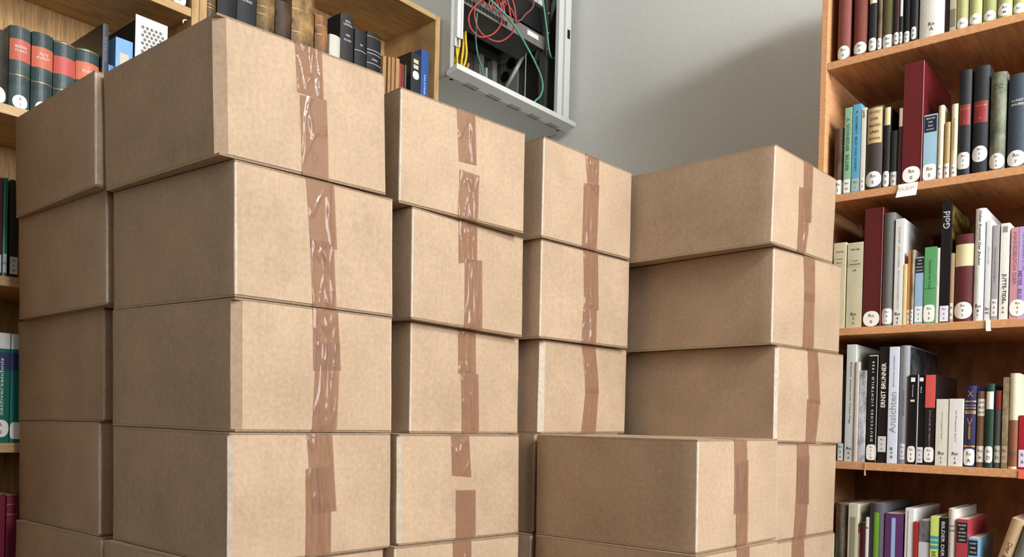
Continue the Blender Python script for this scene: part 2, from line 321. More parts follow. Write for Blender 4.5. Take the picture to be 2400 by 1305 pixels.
# what the stacks stand on, below the picture
m_cnt = mat('counter_wood', (150, 116, 82), .5, 14, .2, None, (1, 1, 14))
CT = EYE-2*BH-EOFF-.0012
ct = thing('counter', 'plain wooden counter under the cardboard box stacks, below the picture', 'counter', (1.2, 1.2, 0))
b = MB(); b.box((-.68, -.62, CT-.035), (.78, .685, CT)); b.build('counter_top', m_cnt, ct)
b = MB(); b.box((-.6, -.5, 0), (.74, .64, CT-.036)); b.build('cabinet_body', m_cnt, ct)

# ---------------------------------------------------------------- bookcases
m_red = mat('cherry_veneer', (226, 166, 116), .42, 16, .16, None, (1.5, 1, 22), .05)
m_redh = mat('cherry_veneer_shelf', (222, 164, 114), .42, 16, .18, None, (6, .7, 26), .05)
m_oak = mat('oak_veneer', (200, 162, 108), .45, 16, .2, None, (3, 1, .6), .05)
m_oakh = mat('oak_veneer_shelf', (206, 168, 116), .45, 18, .2, None, (.7, 3, 24), .05)
m_oakb = mat('oak_back_panel', (196, 154, 98), .6, 30, .28, None, (9, 1, .5), .05)
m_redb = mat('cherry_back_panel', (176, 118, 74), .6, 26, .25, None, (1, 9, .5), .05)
m_steel = mat('steel_pin', (200, 196, 190), .3, metal=.9)
def bookcase(label, loc, rz, width, depth, panel, shelves, zt, ms, mh, mb, th):
    r = thing('bookcase', label, 'bookcase', (loc[0], loc[1], 0), rz)
    for x0 in (0, width-panel):
        m = MB(); m.box((x0, 0, 0), (x0+panel, depth, zt-.0002)); m.build('side_panel', ms, r, bevel=.0012)
    m = MB(); m.box((panel+.0003, 0, zt-.0155), (width-panel-.0003, depth, zt)); m.build('top_panel', mh, r, bevel=.001)
    m = MB(); m.box((panel+.0003, depth-.007, .001), (width-panel-.0003, depth-.0005, zt-.016)); m.build('back_panel', mb, r)
    for z in shelves:
        m = MB(); m.box((panel+.0006, .001, z-th), (width-panel-.0006, depth-.0075, z)); m.build('shelf', mh, r, bevel=.001)
        for px in (panel+.004, width-panel-.004):
            for py in (.02, depth-.05):
                m = MB(); m.tube([(px-.003, py, z-th-.001), (px+.003, py, z-th-.001), (px+.006 if px < width/2 else px-.006, py+.002, z-th-.006), (px+.005 if px < width/2 else px-.005, py+.003, z-th-.011)], .0022, 6)
                m.build('shelf_pin', m_steel, r)
    return r
ZL = [EYE+z for z in (.9812, .6297, .2787, -.064, -.416, -.768, -1.12, -1.47)]
bookcase('tall oak-coloured bookcase at the left edge behind the leftmost boxes', (.245, 1.9), 0, .7897, .25, .0189, ZL, EYE+1.34, m_oak, m_oakh, m_oakb, .0203)
bookcase('oak-coloured bookcase with old leather books between left bookcase and grey cabinet', (1.0357, 1.9), 0, .811, .25, .0195, [EYE+z for z in (.93, .58, .23, -.12, -.47, -.82, -1.17, -1.47)], EYE+1.2833, m_oak, m_oakh, m_oakb, .0203)
ZR = [EYE+z for z in (1.2061, .8878, .567, .2486, -.0667, -.385, -.70, -1.02, -1.34, -1.49)]
bookcase('red-brown bookcase full of labelled library books on the right', (2.0, .744), -math.pi/2, .8, .3, .0155, ZR, EYE+1.31, m_red, m_redh, m_redb, .018)

# ---------------------------------------------------------------- books
PAGES = mat('paper_pages', (224, 212, 184), .9, 90, .14, None, (60, 1, .3))
LBL = mat('label_paper', (238, 238, 232), .6)
INK = mat('ink', (74, 74, 76), .6)
GOLD = mat('gilt', (196, 160, 90), .35, metal=.6)
SILV = mat('silver_foil', (206, 206, 202), .4)
def cov_mat(col, style):
    k = 'cover_%s_%d_%d_%d' % ((style,)+tuple(col))
    if style in 'l': return mat(k, col, .6, 26, 0, tuple(int(v*.42) for v in col), (1, 1, .7), .3, bscale=120)
    if style == 'a': return mat(k, col, .42, 40, 0, tuple(int(v*.72) for v in col), (1, 1, .7), .2, bscale=150)
    if style == 'c': return mat(k, col, .62, 260, .13 if sum(col) < 420 else .06, None, (1, 1, 1), .25)
    if style == 'm': return mat(k, col, .5, 40, 0, tuple(int(v*.5) for v in col), (1, 1, .8))
    return mat(k, col, .34, 30, .04)
def flat_mat(col): return mat('print_%d_%d_%d' % tuple(col[:3]), col, .5)
def make_book(case, kind, s, w, z0, h, d, col, style, label, feats, group, rnd):
    jit = rnd.uniform(0, .005)
    if case == 'R': loc = (2.008+jit, -s, EYE+z0+.0004); rz = -math.pi/2
    else: loc = (s, 1.908+jit, EYE+z0+.0004); rz = 0
    w -= .0003
    cat = 'binder' if kind == 'binder' else ('booklet' if w < .0145 and style == 'f' and case == 'L' else 'book')
    nm = 'binder' if kind == 'binder' else ('booklet' if cat == 'booklet' else 'book')
    r = thing(nm, label, cat, loc, rz, group)
    M = cov_mat(col, style)
    curved = style in 'cla'; b = min(.26*w, .009) if style in 'la' else (min(.2*w, .006) if curved else .0004)
    prof = lambda x: b*(2*min(max(x, 0), w)/w-1)**2
    N = 10 if curved else 3
    t = .0022 if (curved or kind == 'binder') else min(.0009, w*.12)
    if w < .009: t = w*.14
    # cover
    out = [(w*i/N, prof(w*i/N)) for i in range(N+1)]
    poly = out+[(w, d), (w-t, d), (w-t, b+t), (t, b+t), (t, d), (0, d)]
    n = len(poly); m = MB(); vs = [(p[0], p[1], 0) for p in poly]+[(p[0], p[1], h) for p in poly]
    fs = [(i, (i+1) % n, n+(i+1) % n, n+i) for i in range(n)]
    K = N+1
    for o_, rev in ((0, True), (n, False)):
        q = [tuple(range(o_, o_+K))+(o_+K+2, o_+K+3), (o_+K, o_+K+1, o_+K+2, o_+N), (o_+K+3, o_+K+4, o_+K+5, o_)]
        fs += [tuple(reversed(f)) if rev else f for f in q]
    m.add(vs, fs); m.build('cover', M, r, bevel=.0006 if w > .012 else 0)
    ov = .003 if curved else .0005
    if kind == 'binder': ov = -.0001
    m = MB(); m.box((t+.0001, b+t+.0002, max(ov, .0002)), (w-t-.0001, d-.004, h-max(ov, .0006)))
    m.build('pages', M if kind == 'binder' else PAGES, r)
    if style == 'a':
        for fr in (.2, .4, .62, .82):
            m = MB(); rr = [(w*(.02+.96*i/8), prof(w*(.02+.96*i/8))-.0002) for i in range(9)]
            poly = rr+[(p[0], p[1]+.0015) for p in reversed(rr)]
            m.prism(poly, h*fr-.001, h*fr+.001); m.build('raised_band', M, r)
    lay = [0]
    def surf(vs2, fs2, name, mm, parent=None, off=None):
        """vs2 = (x,z) on the spine"""
        if off is None: lay[0] += 1; off = .00012*lay[0]+.00022
        m = MB(); m.add([(x, prof(x)-off, z) for x, z in vs2], fs2)
        return m.build(name, mm, parent or r, smooth=False, recalc=False)
    def rect(x0, x1, za, zb_, name, mm, parent=None):
        K2 = 10 if curved else 6
        vv = [(x0+(x1-x0)*i/K2, zz) for zz in (za, zb_) for i in range(K2+1)]
        return surf(vv, [(i, i+1, K2+2+i, K2+1+i) for i in range(K2)], name, mm, parent)
    def rrect(cx, cz, hw, hh, name, mm, e=3.2):
        vv = [(cx, cz)]; S_ = 36; RG = 3
        for g in range(1, RG+1):
            for k in range(S_):
                th = 2*math.pi*k/S_; c, s_ = math.cos(th), math.sin(th)
                vv.append((cx+hw*g/RG*math.copysign(abs(c)**(2/e), c), cz+hh*g/RG*math.copysign(abs(s_)**(2/e), s_)))
        ff = [(0, 1+k, 1+(k+1) % S_) for k in range(S_)]
        for g in range(RG-1): ff += [(1+g*S_+k, 1+(g+1)*S_+k, 1+(g+1)*S_+(k+1) % S_, 1+g*S_+(k+1) % S_) for k in range(S_)]
        return surf(vv, ff, name, mm)
    def text(st, cx, cz, tw, th, mm, rot=0, parent=None, keep=True):
        """fit text in a box tw wide, th high (th = along z) centred at cx, cz"""
        if not st.strip(): return
        V, F, W_, H_ = text_mesh(st)
        if rot: A, B = th, tw
        else: A, B = tw, th
        sx, sy = A/W_, B/max(H_, .5)
        if keep and not rot: sx = min(sx, sy*1.05)
        if keep and not rot: sy = min(sy, sx*1.6)
        if rot: sx = min(sx, sy*1.9)
        vv = []
        for (px, py) in V:
            X_, Y_ = (px-W_/2)*sx, (py-H_/2)*sy
            if rot == 1: X_, Y_ = -Y_, X_      # reads upwards
            elif rot == -1: X_, Y_ = Y_, -X_   # reads downwards
            vv.append((cx+X_, cz+Y_))
        return surf(vv, F, 'lettering', mm, parent)
    for f in feats:
        k = f[0]
        if k == 'B': rect(.0002, w-.0002, min(f[1], f[2]) if f[2] > 0 else .0005, min(max(f[1], f[2]), h-.0004), 'title_band', flat_mat(f[3]))
        elif k in 'Dd':
            zt_, zb_ = min(f[1], h-.001), max(f[2], .0012); hh = (zt_-zb_)/2; hw = w*.48 if k == 'D' else w*.34
            rnd_ = hw > hh*.72
            hw = min(hw, hh*1.02)
            lb = rrect(w/2, (zt_+zb_)/2, hw, hh, 'spine_label', LBL, 2.3 if hw > hh*.8 else 4)
            ls = f[3].split('|') if f[3] else []
            for i, st in enumerate(ls):
                cz = zt_-(2*hh)*(i+.75)/(len(ls)+.5)
                text(st, w/2, cz, hw*.84, hh*.86/max(2, len(ls)), INK, parent=lb)
        elif k in 'Rr':
            zt_, zb_ = min(f[1], h-.001), max(f[2], .001); hw = w*.44 if k == 'R' else w*.26
            c_ = f[4] if len(f) > 4 else (236, 236, 230)
            lb = rect(w/2-hw, w/2+hw, zb_, zt_, 'title_panel', flat_mat(c_))
            ls = f[3].split('|') if f[3] else []; dark = sum(c_) < 330
            for i, st in enumerate(ls):
                cz = zt_-(zt_-zb_)*(i+.7)/(len(ls)+.4)
                text(st, w/2, cz, hw*1.6, (zt_-zb_)/(len(ls)+.4)*.42, (GOLD if c_[0] > 100 and dark else SILV) if dark else INK, parent=lb)
        elif k == 'T':
            zt_, zb_ = min(f[1], h-.004), max(f[2], .002)
            text(f[3], w/2, (zt_+zb_)/2, w*f[6]*(.58 if f[6] < .5 else .9), zt_-zb_, flat_mat(f[5]), 1 if f[4] == 'up' else -1)
        elif k in 'Hh':
            if f[1] < h-.003: text(f[2], w/2, f[1], w*.62, f[3]*.62, INK if k == 'H' else SILV, keep=True)
        elif k in 'lL':
            if .002 < f[1] < h-.002: rect(.0003, w-.0003, f[1]-.0007, f[1]+.0007, 'gilt_line', GOLD if k == 'l' else SILV)
        elif k == 's': rect(w*(f[2]-f[3]/2), w*(f[2]+f[3]/2), .002, min(f[4], h-.002), 'title_stripe', flat_mat(f[1]))
        elif k == 'x': rect(.0001, w*.14, .0005, h-.0005, 'white_edge', flat_mat((236, 238, 244)))
        elif k == 'E':
            m = MB(); m.box((w-.0006, -.0006, .001), (w+.0002, .0012, h-.001)); m.build('pale_edge', flat_mat((206, 150, 150)), r)
        elif k == 'O':
            rect(w*.9, w*.95, .002, h-.003, 'white_frame', flat_mat((225, 225, 222))); rect(w*.12, w*.95, h-.005, h-.003, 'white_frame', flat_mat((225, 225, 222)))
        elif k in ('G', 'P'):
            gm = mat('gold_relief_print', (120, 100, 40), .4, 45, 0, (26, 24, 16), (1, .8, 1)) if k == 'G' else mat('portrait_print', (84, 90, 92), .35, 22, 0, (30, 34, 36), (1, 1, 1))
            m = MB(); m.add([(w+.0003, .006, .004), (w+.0003, d-.003, .004), (w+.0003, d-.003, h-.003), (w+.0003, .006, h-.003)], [(0, 1, 2, 3)])
            m.build('cover_picture', gm, r, recalc=False)
        elif k == 'V':
            rect(w*.5, w*.999, .0005, h-.0005, 'lilac_panel', flat_mat((176, 156, 208)))
            text('HANDBUCH DER', w*.28, h*.66, w*.22, h*.58, flat_mat((150, 120, 150)), -1)
            text('ORNAMENTIK', w*.82, h*.72, w*.22, h*.42, flat_mat((120, 110, 170)), -1)
            text('MEYER  BILDER 1', w*.62, h*.32, w*.22, h*.4, flat_mat((110, 80, 130)), -1)
        elif k == 'g':
            for z1, z2 in ((.80, .815), (.755, .762), (.72, .73), (.68, .692), (.655, .672), (.245, .262), (.2, .21)): rect(.0003, w-.0003, h*z1, h*z2, 'gilt_line', GOLD)
            text('X', w/2, h*.9, w*.5, h*.07, GOLD); text('V', w/2, h*.55, w*.5, h*.1, GOLD); text('I', w/2, h*.42, w*.2, h*.16, GOLD, keep=False)
        elif k == 'g2':
            pass
    return r
GRP = ['books on the top visible shelf of the red-brown bookcase', 'books on the second shelf of the red-brown bookcase', 'books on the third shelf of the red-brown bookcase', 'books on the fourth shelf of the red-brown bookcase', 'books on the lowest visible shelf of the red-brown bookcase', 'books on the left shelf above the leftmost box stack', 'books on the left shelf beside the second box row', 'teal volumes on the third left shelf', 'crimson volumes at the left edge', 'old books on the shelf behind the tallest box stack', 'books on the highest left shelf']
# case, kind, position along shelf, width, shelf height, height, depth, colour, style, label, spine features, group
BOOKS = [
('R', 'book', -0.7096, 0.0295, 0.8878, 0.25, 0.18, (136, 74, 64), 'c', 'faded red cloth book nearest the side panel on the highest visible shelf, right bookcase', [('D', 0.0343, 0.0026, 'Rn|0')], GRP[0]),
('R', 'book', -0.673, 0.0318, 0.8878, 0.26, 0.187, (134, 70, 58), 'c', 'faded red cloth book, second from the side panel on highest visible right shelf, slightly darker', [('D', 0.0337, 0.0051, 'Rn|0')], GRP[0]),
('R', 'book', -0.6376, 0.0179, 0.8878, 0.2, 0.144, (28, 28, 30), 'c', 'black book with cream title patch and round label, right of two faded red books', [('R', 0.1286, 0.1152, '', (225, 215, 185)), ('D', 0.0347, 0.0047, 'Rn|0')], GRP[0]),
('R', 'book', -0.6185, 0.0102, 0.8878, 0.21, 0.151, (128, 108, 78), 'l', 'thin mottled brown book squeezed between black book and olive book, top right shelf', [('D', 0.0304, 0.0047, 'Rn|0')], GRP[0]),
('R', 'book', -0.6075, 0.0248, 0.8878, 0.24, 0.173, (98, 96, 58), 'c', 'olive green cloth book with round white label marked Rn N', [('D', 0.0334, 0.0038, 'Rn|N')], GRP[0]),
('R', 'book', -0.5815, 0.0122, 0.8878, 0.21, 0.151, (58, 32, 38), 'c', 'dark maroon thin book beside the olive book on the top right shelf', [('D', 0.0319, 0.0045, 'Rn|N')], GRP[0]),
('R', 'book', -0.5689, 0.0069, 0.8878, 0.2, 0.144, (26, 24, 26), 'c', 'very thin black booklet with cream title strip, right of dark maroon book', [('R', 0.1028, 0.0654, '', (225, 220, 200)), ('D', 0.0301, 0.0038, 'R|N')], GRP[0]),
('R', 'book', -0.5613, 0.0144, 0.8878, 0.22, 0.158, (20, 22, 26), 'c', 'black book with rounded label between thin black booklet and big white volume', [('D', 0.0298, 0.0047, 'Rn|P')], GRP[0]),
('R', 'book', -0.5462, 0.0155, 0.8878, 0.21, 0.151, (24, 24, 26), 'c', 'black book with narrow label immediately left of the big white volume', [('d', 0.0344, 0.0063, 'R|P')], GRP[0]),
('R', 'book', -0.5282, 0.0531, 0.8878, 0.26, 0.187, (226, 224, 214), 'c', 'thickest white volume with label reading Rn A on the top right shelf', [('H', 0.0306, 'Rn', 0.013), ('H', 0.0198, 'A', 0.013)], GRP[0]),
('R', 'book', -0.474, 0.0082, 0.8878, 0.2, 0.144, (48, 28, 40), 'f', 'dark plum thin book right of the thick white volume', [], GRP[0]),
('R', 'book', -0.4651, 0.012, 0.8878, 0.22, 0.158, (182, 170, 150), 'f', 'greyish beige thin book left of the light green series', [('B', 0.0504, 0.0114, (120, 110, 90))], GRP[0]),
('R', 'book', -0.452, 0.0235, 0.8878, 0.2, 0.144, (178, 180, 122), 'c', 'first light green volume from left of matching set on the top right shelf', [('D', 0.0263, 0.004, 'Rn')], GRP[0]),
('R', 'book', -0.4273, 0.025, 0.8878, 0.2, 0.144, (178, 180, 122), 'c', 'second light green volume from left of matching set on the top right shelf', [('D', 0.0277, 0.0053, 'Rn')], GRP[0]),
('R', 'book', -0.4011, 0.0277, 0.8878, 0.2, 0.144, (170, 172, 114), 'c', 'third light green volume from left of matching set on the top right shelf', [('D', 0.0263, 0.0048, 'Rn')], GRP[0]),
('R', 'book', -0.3724, 0.0273, 0.8878, 0.2, 0.144, (174, 178, 122), 'c', 'fourth light green volume from left, its label marked Rn M', [('D', 0.0316, 0.0058, 'Rn|M')], GRP[0]),
('R', 'book', -0.3441, 0.0213, 0.8878, 0.2, 0.144, (172, 176, 116), 'c', 'fifth light green volume, rightmost and cut by the picture edge', [('D', 0.0253, 0.0048, 'Rn')], GRP[0]),
('R', 'book', -0.7112, 0.0241, 0.567, 0.1613, 0.12, (112, 88, 64), 'l', 'worn brown leather book standing near the side panel, shortest at left end of second shelf', [('D', 0.0372, 0.0027, 'Rn|1')], GRP[1]),
('R', 'book', -0.6861, 0.0165, 0.567, 0.2051, 0.148, (140, 182, 150), 'f', 'pale green thin book, first of the tall pastel ones on second right shelf', [('R', 0.0348, 0.0033, 'Rn|10', (235, 235, 230)), ('T', 0.1808, 0.0546, 'A. SCHNEIDER  BILDER', 'dn', (80, 110, 90), 0.5)], GRP[1]),
('R', 'book', -0.6683, 0.0196, 0.567, 0.2089, 0.15, (96, 164, 196), 'f', 'light blue thin book with grey base label, between pale green and cream ones', [('R', 0.0341, 0.0041, 'Rn|1', (170, 180, 178)), ('T', 0.1922, 0.0511, 'R. SCHMIDT  BILD UND KUNST', 'dn', (50, 80, 100), 0.4)], GRP[1]),
('R', 'book', -0.6475, 0.0104, 0.567, 0.1969, 0.142, (226, 222, 206), 'f', 'cream thin booklet between the light blue book and the thick dark brown book', [('R', 0.0327, 0.004, 'R|3', (235, 235, 230)), ('T', 0.1912, 0.173, 'LAND', 'dn', (60, 60, 60), 0.5)], GRP[1]),
('R', 'book', -0.6356, 0.0361, 0.567, 0.1948, 0.14, (66, 56, 52), 'c', 'thick dark brown book with large beige title panel and round label', [('R', 0.1908, 0.1083, 'DIE KUNST|DER|MALEREI|UND|ZEICHNUNG', (196, 168, 120)), ('D', 0.0426, 0.0064, 'Rn|5')], GRP[1]),
('R', 'book', -0.598, 0.0151, 0.567, 0.1871, 0.135, (30, 30, 30), 'c', 'slim black book with short cream title patch at its top, second right shelf', [('R', 0.1859, 0.1451, '', (220, 196, 150)), ('D', 0.039, 0.0032, 'Rn|X')], GRP[1]),
('R', 'book', -0.5817, 0.0165, 0.567, 0.1291, 0.12, (30, 38, 34), 'c', 'short dark green black book left of the tall red binder', [('R', 0.0347, 0.003, 'Rn|8', (205, 205, 195))], GRP[1]),
('R', 'book', -0.5642, 0.0086, 0.567, 0.1788, 0.129, (54, 24, 24), 'f', 'dark thin book with cream tip almost hidden against the red binder', [('R', 0.1765, 0.1348, '', (190, 170, 150))], GRP[1]),
('R', 'binder', -0.5552, 0.0417, 0.567, 0.2738, 0.25, (98, 28, 32), 'f', 'tall dark red binder with round label, highest thing on second right shelf', [('D', 0.0391, 0.0027, 'Rn|0'), ('E',)], GRP[1]),
('R', 'book', -0.5121, 0.0287, 0.567, 0.1497, 0.12, (158, 196, 212), 'f', 'light blue book with navy title panel beside the tall red binder, second right shelf', [('R', 0.1463, 0.1104, 'MEISTER|DER|BILD|KUNST', (24, 32, 52)), ('D', 0.0387, 0.0028, 'Rn|5')], GRP[1]),
('R', 'book', -0.482, 0.0112, 0.567, 0.1645, 0.12, (216, 206, 176), 'c', 'cream slim book just right of the light blue and navy book', [('R', 0.0323, 0.004, 'Rn|2', (230, 226, 210))], GRP[1]),
('R', 'book', -0.4692, 0.0118, 0.567, 0.1247, 0.12, (176, 150, 96), 'c', 'short tan gold book between two taller cream slim books', [('R', 0.0336, 0.003, 'Rn|8', (226, 222, 210))], GRP[1]),
('R', 'book', -0.4561, 0.013, 0.567, 0.1623, 0.12, (224, 208, 176), 'c', 'taller cream slim book left of the two black volumes with red panels', [('R', 0.0298, 0.003, 'Rn|18', (230, 226, 214)), ('T', 0.1405, 0.0505, 'KUNSTGESCHICHTE', 'dn', (150, 120, 80), 0.4)], GRP[1]),
('R', 'book', -0.4427, 0.0247, 0.567, 0.2318, 0.167, (32, 34, 38), 'c', 'shorter black volume with red title panel numbered I', [('R', 0.1556, 0.1109, 'BILDENDE KUNST||I', (134, 42, 42)), ('D', 0.0517, 0.0154, 'Rn|3|1')], GRP[1]),
('R', 'book', -0.4148, 0.0308, 0.567, 0.2331, 0.168, (32, 34, 38), 'c', 'taller black volume with red title panel numbered II', [('R', 0.1568, 0.1103, 'BILDENDE KUNST||II', (134, 42, 42)), ('D', 0.0601, 0.0254, 'Rn|3|5')], GRP[1]),
('R', 'book', -0.3814, 0.0303, 0.567, 0.2104, 0.151, (132, 138, 112), 'l', 'worn grey green book with torn top edge and round label', [('D', 0.037, 0.0039, 'Rn|5|4'), ('H', 0.1833, 'Die Kunst', 0.008), ('H', 0.1763, 'der Zeit', 0.008)], GRP[1]),
('R', 'book', -0.3478, 0.0346, 0.567, 0.1986, 0.143, (56, 68, 80), 'c', 'slate blue thick book with silver title, rightmost on second right shelf', [('D', 0.0371, 0.0033, 'Rn|7'), ('h', 0.142, 'KUNST', 0.008), ('h', 0.1338, 'MALEREI', 0.008)], GRP[1]),
('R', 'book', -0.7037, 0.0294, 0.2486, 0.2044, 0.147, (214, 204, 168), 'f', 'cream volume partly hidden by the cardboard boxes, third right shelf', [('H', 0.1825, 'TONG WELL', 0.007), ('R', 0.171, 0.1504, 'HAND|BUCH', (206, 196, 160))], GRP[2]),
('R', 'book', -0.6718, 0.0361, 0.2486, 0.2014, 0.145, (206, 198, 166), 'f', 'cream volume with printed title block and label Ro 35, left of the red binder', [('H', 0.1848, 'TONG WELL', 0.007), ('R', 0.1632, 0.1442, 'STAND|DER BILDER', (200, 190, 156)), ('H', 0.1353, '19', 0.009), ('H', 0.0324, 'Ro', 0.012), ('H', 0.0223, '3', 0.01), ('H', 0.0108, '5', 0.01)], GRP[2]),
('R', 'binder', -0.6343, 0.0414, 0.2486, 0.2763, 0.26, (88, 26, 30), 'f', 'tall dark red binder with round label on third right shelf', [('D', 0.0368, 0.0009, 'Ro|0'), ('E',)], GRP[2]),
('R', 'book', -0.591, 0.025, 0.2486, 0.2598, 0.24, (108, 108, 106), 'c', 'grey speckled cloth book beside the dark red binder with label Ro 41', [('D', 0.0398, 0.0039, 'Ro|4|1')], GRP[2]),
('R', 'book', -0.5646, 0.0189, 0.2486, 0.2426, 0.26, (222, 222, 218), 'f', 'tall white art catalogue with small grey vertical title and label Ro 42', [('T', 0.2224, 0.0357, 'KUNSTLER  UND KAMERA   PHOTOGRAPHIEREN ETC', 'dn', (150, 150, 150), 0.3), ('H', 0.0259, 'Ro', 0.012), ('H', 0.016, '4', 0.01), ('H', 0.0062, '2', 0.01)], GRP[2]),
('R', 'book', -0.5445, 0.0071, 0.2486, 0.1385, 0.12, (232, 206, 146), 'f', 'short pale yellow booklet next to the white art catalogue', [], GRP[2]),
('R', 'book', -0.5367, 0.0066, 0.2486, 0.1683, 0.121, (198, 140, 92), 'f', 'thin orange tan booklet right of the pale yellow one', [('R', 0.0342, 0.0024, '5|1', (225, 220, 205))], GRP[2]),
('R', 'book', -0.5294, 0.0074, 0.2486, 0.1686, 0.121, (196, 170, 142), 'l', 'thin patterned beige booklet left of the small light blue book', [('R', 0.0336, 0.002, 'Rn|5|2', (225, 220, 205))], GRP[2]),
('R', 'book', -0.5208, 0.0188, 0.2486, 0.1511, 0.12, (150, 186, 212), 'f', 'small light blue book with dark title panel and label marked 53, third right shelf', [('R', 0.1483, 0.1154, 'DER|BILD|MENSCH|KUNST', (20, 24, 34)), ('R', 0.0399, 0.0048, 'Ro|5|3', (230, 232, 236))], GRP[2]),
('R', 'book', -0.5015, 0.0245, 0.2486, 0.1707, 0.123, (92, 160, 104), 'f', 'bright green book with round label beside small light blue book', [('T', 0.1416, 0.0767, 'Geschichte der Kunst', 'dn', (50, 100, 62), 0.35), ('B', 0.0791, 0.0777, (60, 110, 70)), ('D', 0.0419, 0.0034, 'Ro|5|4')], GRP[2]),
('R', 'book', -0.4763, 0.0063, 0.2486, 0.167, 0.12, (224, 228, 220), 'f', 'thin white book between green book and tall black gold book', [('T', 0.1374, 0.0419, 'BILDER', 'dn', (120, 160, 130), 0.3)], GRP[2]),
('R', 'book', -0.4691, 0.0203, 0.2486, 0.2635, 0.26, (24, 24, 26), 'f', 'tall black book titled Gold in silver swirling letters', [('T', 0.2451, 0.2071, 'Gold', 'up', (190, 190, 190), 0.75), ('R', 0.0373, 0.0028, 'Ro|6|2', (225, 225, 240)), ('G',)], GRP[2]),
('R', 'book', -0.4481, 0.0066, 0.2486, 0.1519, 0.12, (176, 148, 118), 'f', 'thin tan booklet between black Gold book and maroon book', [('R', 0.0422, 0.0067, '8|5', (228, 226, 220))], GRP[2]),
('R', 'book', -0.4406, 0.0367, 0.2486, 0.1913, 0.17, (92, 32, 34), 'c', 'maroon book with plain cream panel and round label Ro 82', [('B', 0.1694, 0.1214, (216, 204, 160)), ('D', 0.0433, 0.0064, 'Ro|8|2')], GRP[2]),
('R', 'book', -0.4027, 0.0203, 0.2486, 0.2428, 0.175, (232, 234, 228), 'c', 'tallest white book with black vertical script title, right part of third shelf', [('T', 0.2377, 0.1195, 'Oskar Kommel Der Zauber', 'dn', (40, 40, 50), 0.42), ('H', 0.0324, 'Ro', 0.012), ('H', 0.022, '8', 0.01), ('H', 0.0127, '1', 0.01)], GRP[2]),
('R', 'book', -0.3812, 0.0118, 0.2486, 0.2142, 0.154, (228, 230, 232), 'f', 'white slim book immediately right of the tallest white one', [('T', 0.196, 0.0808, 'Bilder der Zeit', 'dn', (160, 160, 165), 0.35), ('H', 0.0254, 'Ro', 0.01), ('H', 0.0162, '8|6', 0.009)], GRP[2]),
('R', 'book', -0.3686, 0.0125, 0.2486, 0.2028, 0.146, (168, 164, 166), 'f', 'grey slim book with faint title between two white ones, third right shelf', [('T', 0.1874, 0.0497, 'Theater und Leben Band', 'dn', (110, 105, 110), 0.4), ('R', 0.0451, 0.0084, 'Rn|8|0', (226, 226, 222))], GRP[2]),
('R', 'book', -0.354, 0.0171, 0.2486, 0.2044, 0.147, (234, 232, 224), 'f', 'white book with bold black lower title Jutta-Tide and grey square at top', [('r', 0.1977, 0.1852, '', (140, 140, 140)), ('T', 0.0974, 0.0393, 'JUTTE-TIDE', 'dn', (30, 30, 32), 0.6), ('H', 0.0358, 'P', 0.009), ('H', 0.0256, '6', 0.009), ('H', 0.0164, '6', 0.009)], GRP[2]),
('R', 'book', -0.3349, 0.0313, 0.2486, 0.1932, 0.139, (206, 150, 158), 'f', 'pink and lilac handbook cut by the right picture edge', [('V',), ('D', 0.0406, 0.0056, 'Ro|9|7')], GRP[2]),
('R', 'book', -0.6831, 0.0151, -0.0667, 0.2173, 0.156, (30, 34, 36), 'f', 'dark book mostly hidden behind boxes at left end of fourth right shelf', [('R', 0.0417, 0.0007, 'Ro|5|4', (200, 212, 204))], GRP[3]),
('R', 'book', -0.6665, 0.0219, -0.0667, 0.276, 0.25, (212, 214, 208), 'f', 'tall pale grey book with long vertical title, first fully seen on fourth shelf', [('T', 0.2576, 0.0653, 'Bilderwelt  Gestalten Ihrer Traume Wege', 'dn', (60, 60, 60), 0.34), ('H', 0.0309, 'Rn', 0.011), ('H', 0.0195, '5', 0.01), ('H', 0.008, '9', 0.01)], GRP[3]),
('R', 'book', -0.6439, 0.0076, -0.0667, 0.2347, 0.2, (206, 200, 192), 'f', 'slim off-white booklet between tall pale grey book and marbled white one', [], GRP[3]),
('R', 'book', -0.6355, 0.0161, -0.0667, 0.2142, 0.154, (224, 228, 236), 'm', 'white book with grey marbling at its foot, left of the black photo annual', [], GRP[3]),
('R', 'book', -0.6173, 0.0236, -0.0667, 0.2519, 0.24, (16, 16, 18), 'f', 'black book lettered Deutsches Lichtbild 1934 down its spine', [('T', 0.2345, 0.0491, 'D E U T S C H E S   L I C H T B I L D   1 9 3 4', 'up', (235, 235, 235), 0.38), ('D', 0.0416, 0.0052, 'Ro|5|1|12'), ('O',)], GRP[3]),
('R', 'book', -0.5923, 0.0204, -0.0667, 0.2678, 0.25, (22, 20, 20), 'f', 'black book lettered Ernst Brunner in white capitals', [('T', 0.2301, 0.1282, 'ERNST BRUNNER', 'up', (240, 240, 235), 0.55), ('R', 0.0611, 0.025, 'Ro|5|6', (205, 208, 205))], GRP[3]),
('R', 'book', -0.5705, 0.0215, -0.0667, 0.2667, 0.25, (216, 224, 240), 'f', 'white blue-tinged book titled Ansichten in pale grey letters', [('T', 0.1629, 0.0691, 'Ansichten', 'up', (150, 156, 166), 0.75), ('T', 0.2516, 0.1703, 'Beat Presser und andere', 'up', (70, 80, 120), 0.22), ('H', 0.0333, 'R', 0.011), ('H', 0.0247, '6', 0.01), ('H', 0.0148, '8', 0.01)], GRP[3]),
('R', 'book', -0.5477, 0.0205, -0.0667, 0.2688, 0.25, (148, 150, 156), 'c', 'grey jacketed tall book with dark portrait cover beside the Ansichten book', [('T', 0.1701, 0.104, 'KUNSTBILDER', 'dn', (90, 90, 96), 0.3), ('r', 0.0452, 0.0097, 'Ro|5|11', (215, 218, 232)), ('P',)], GRP[3]),
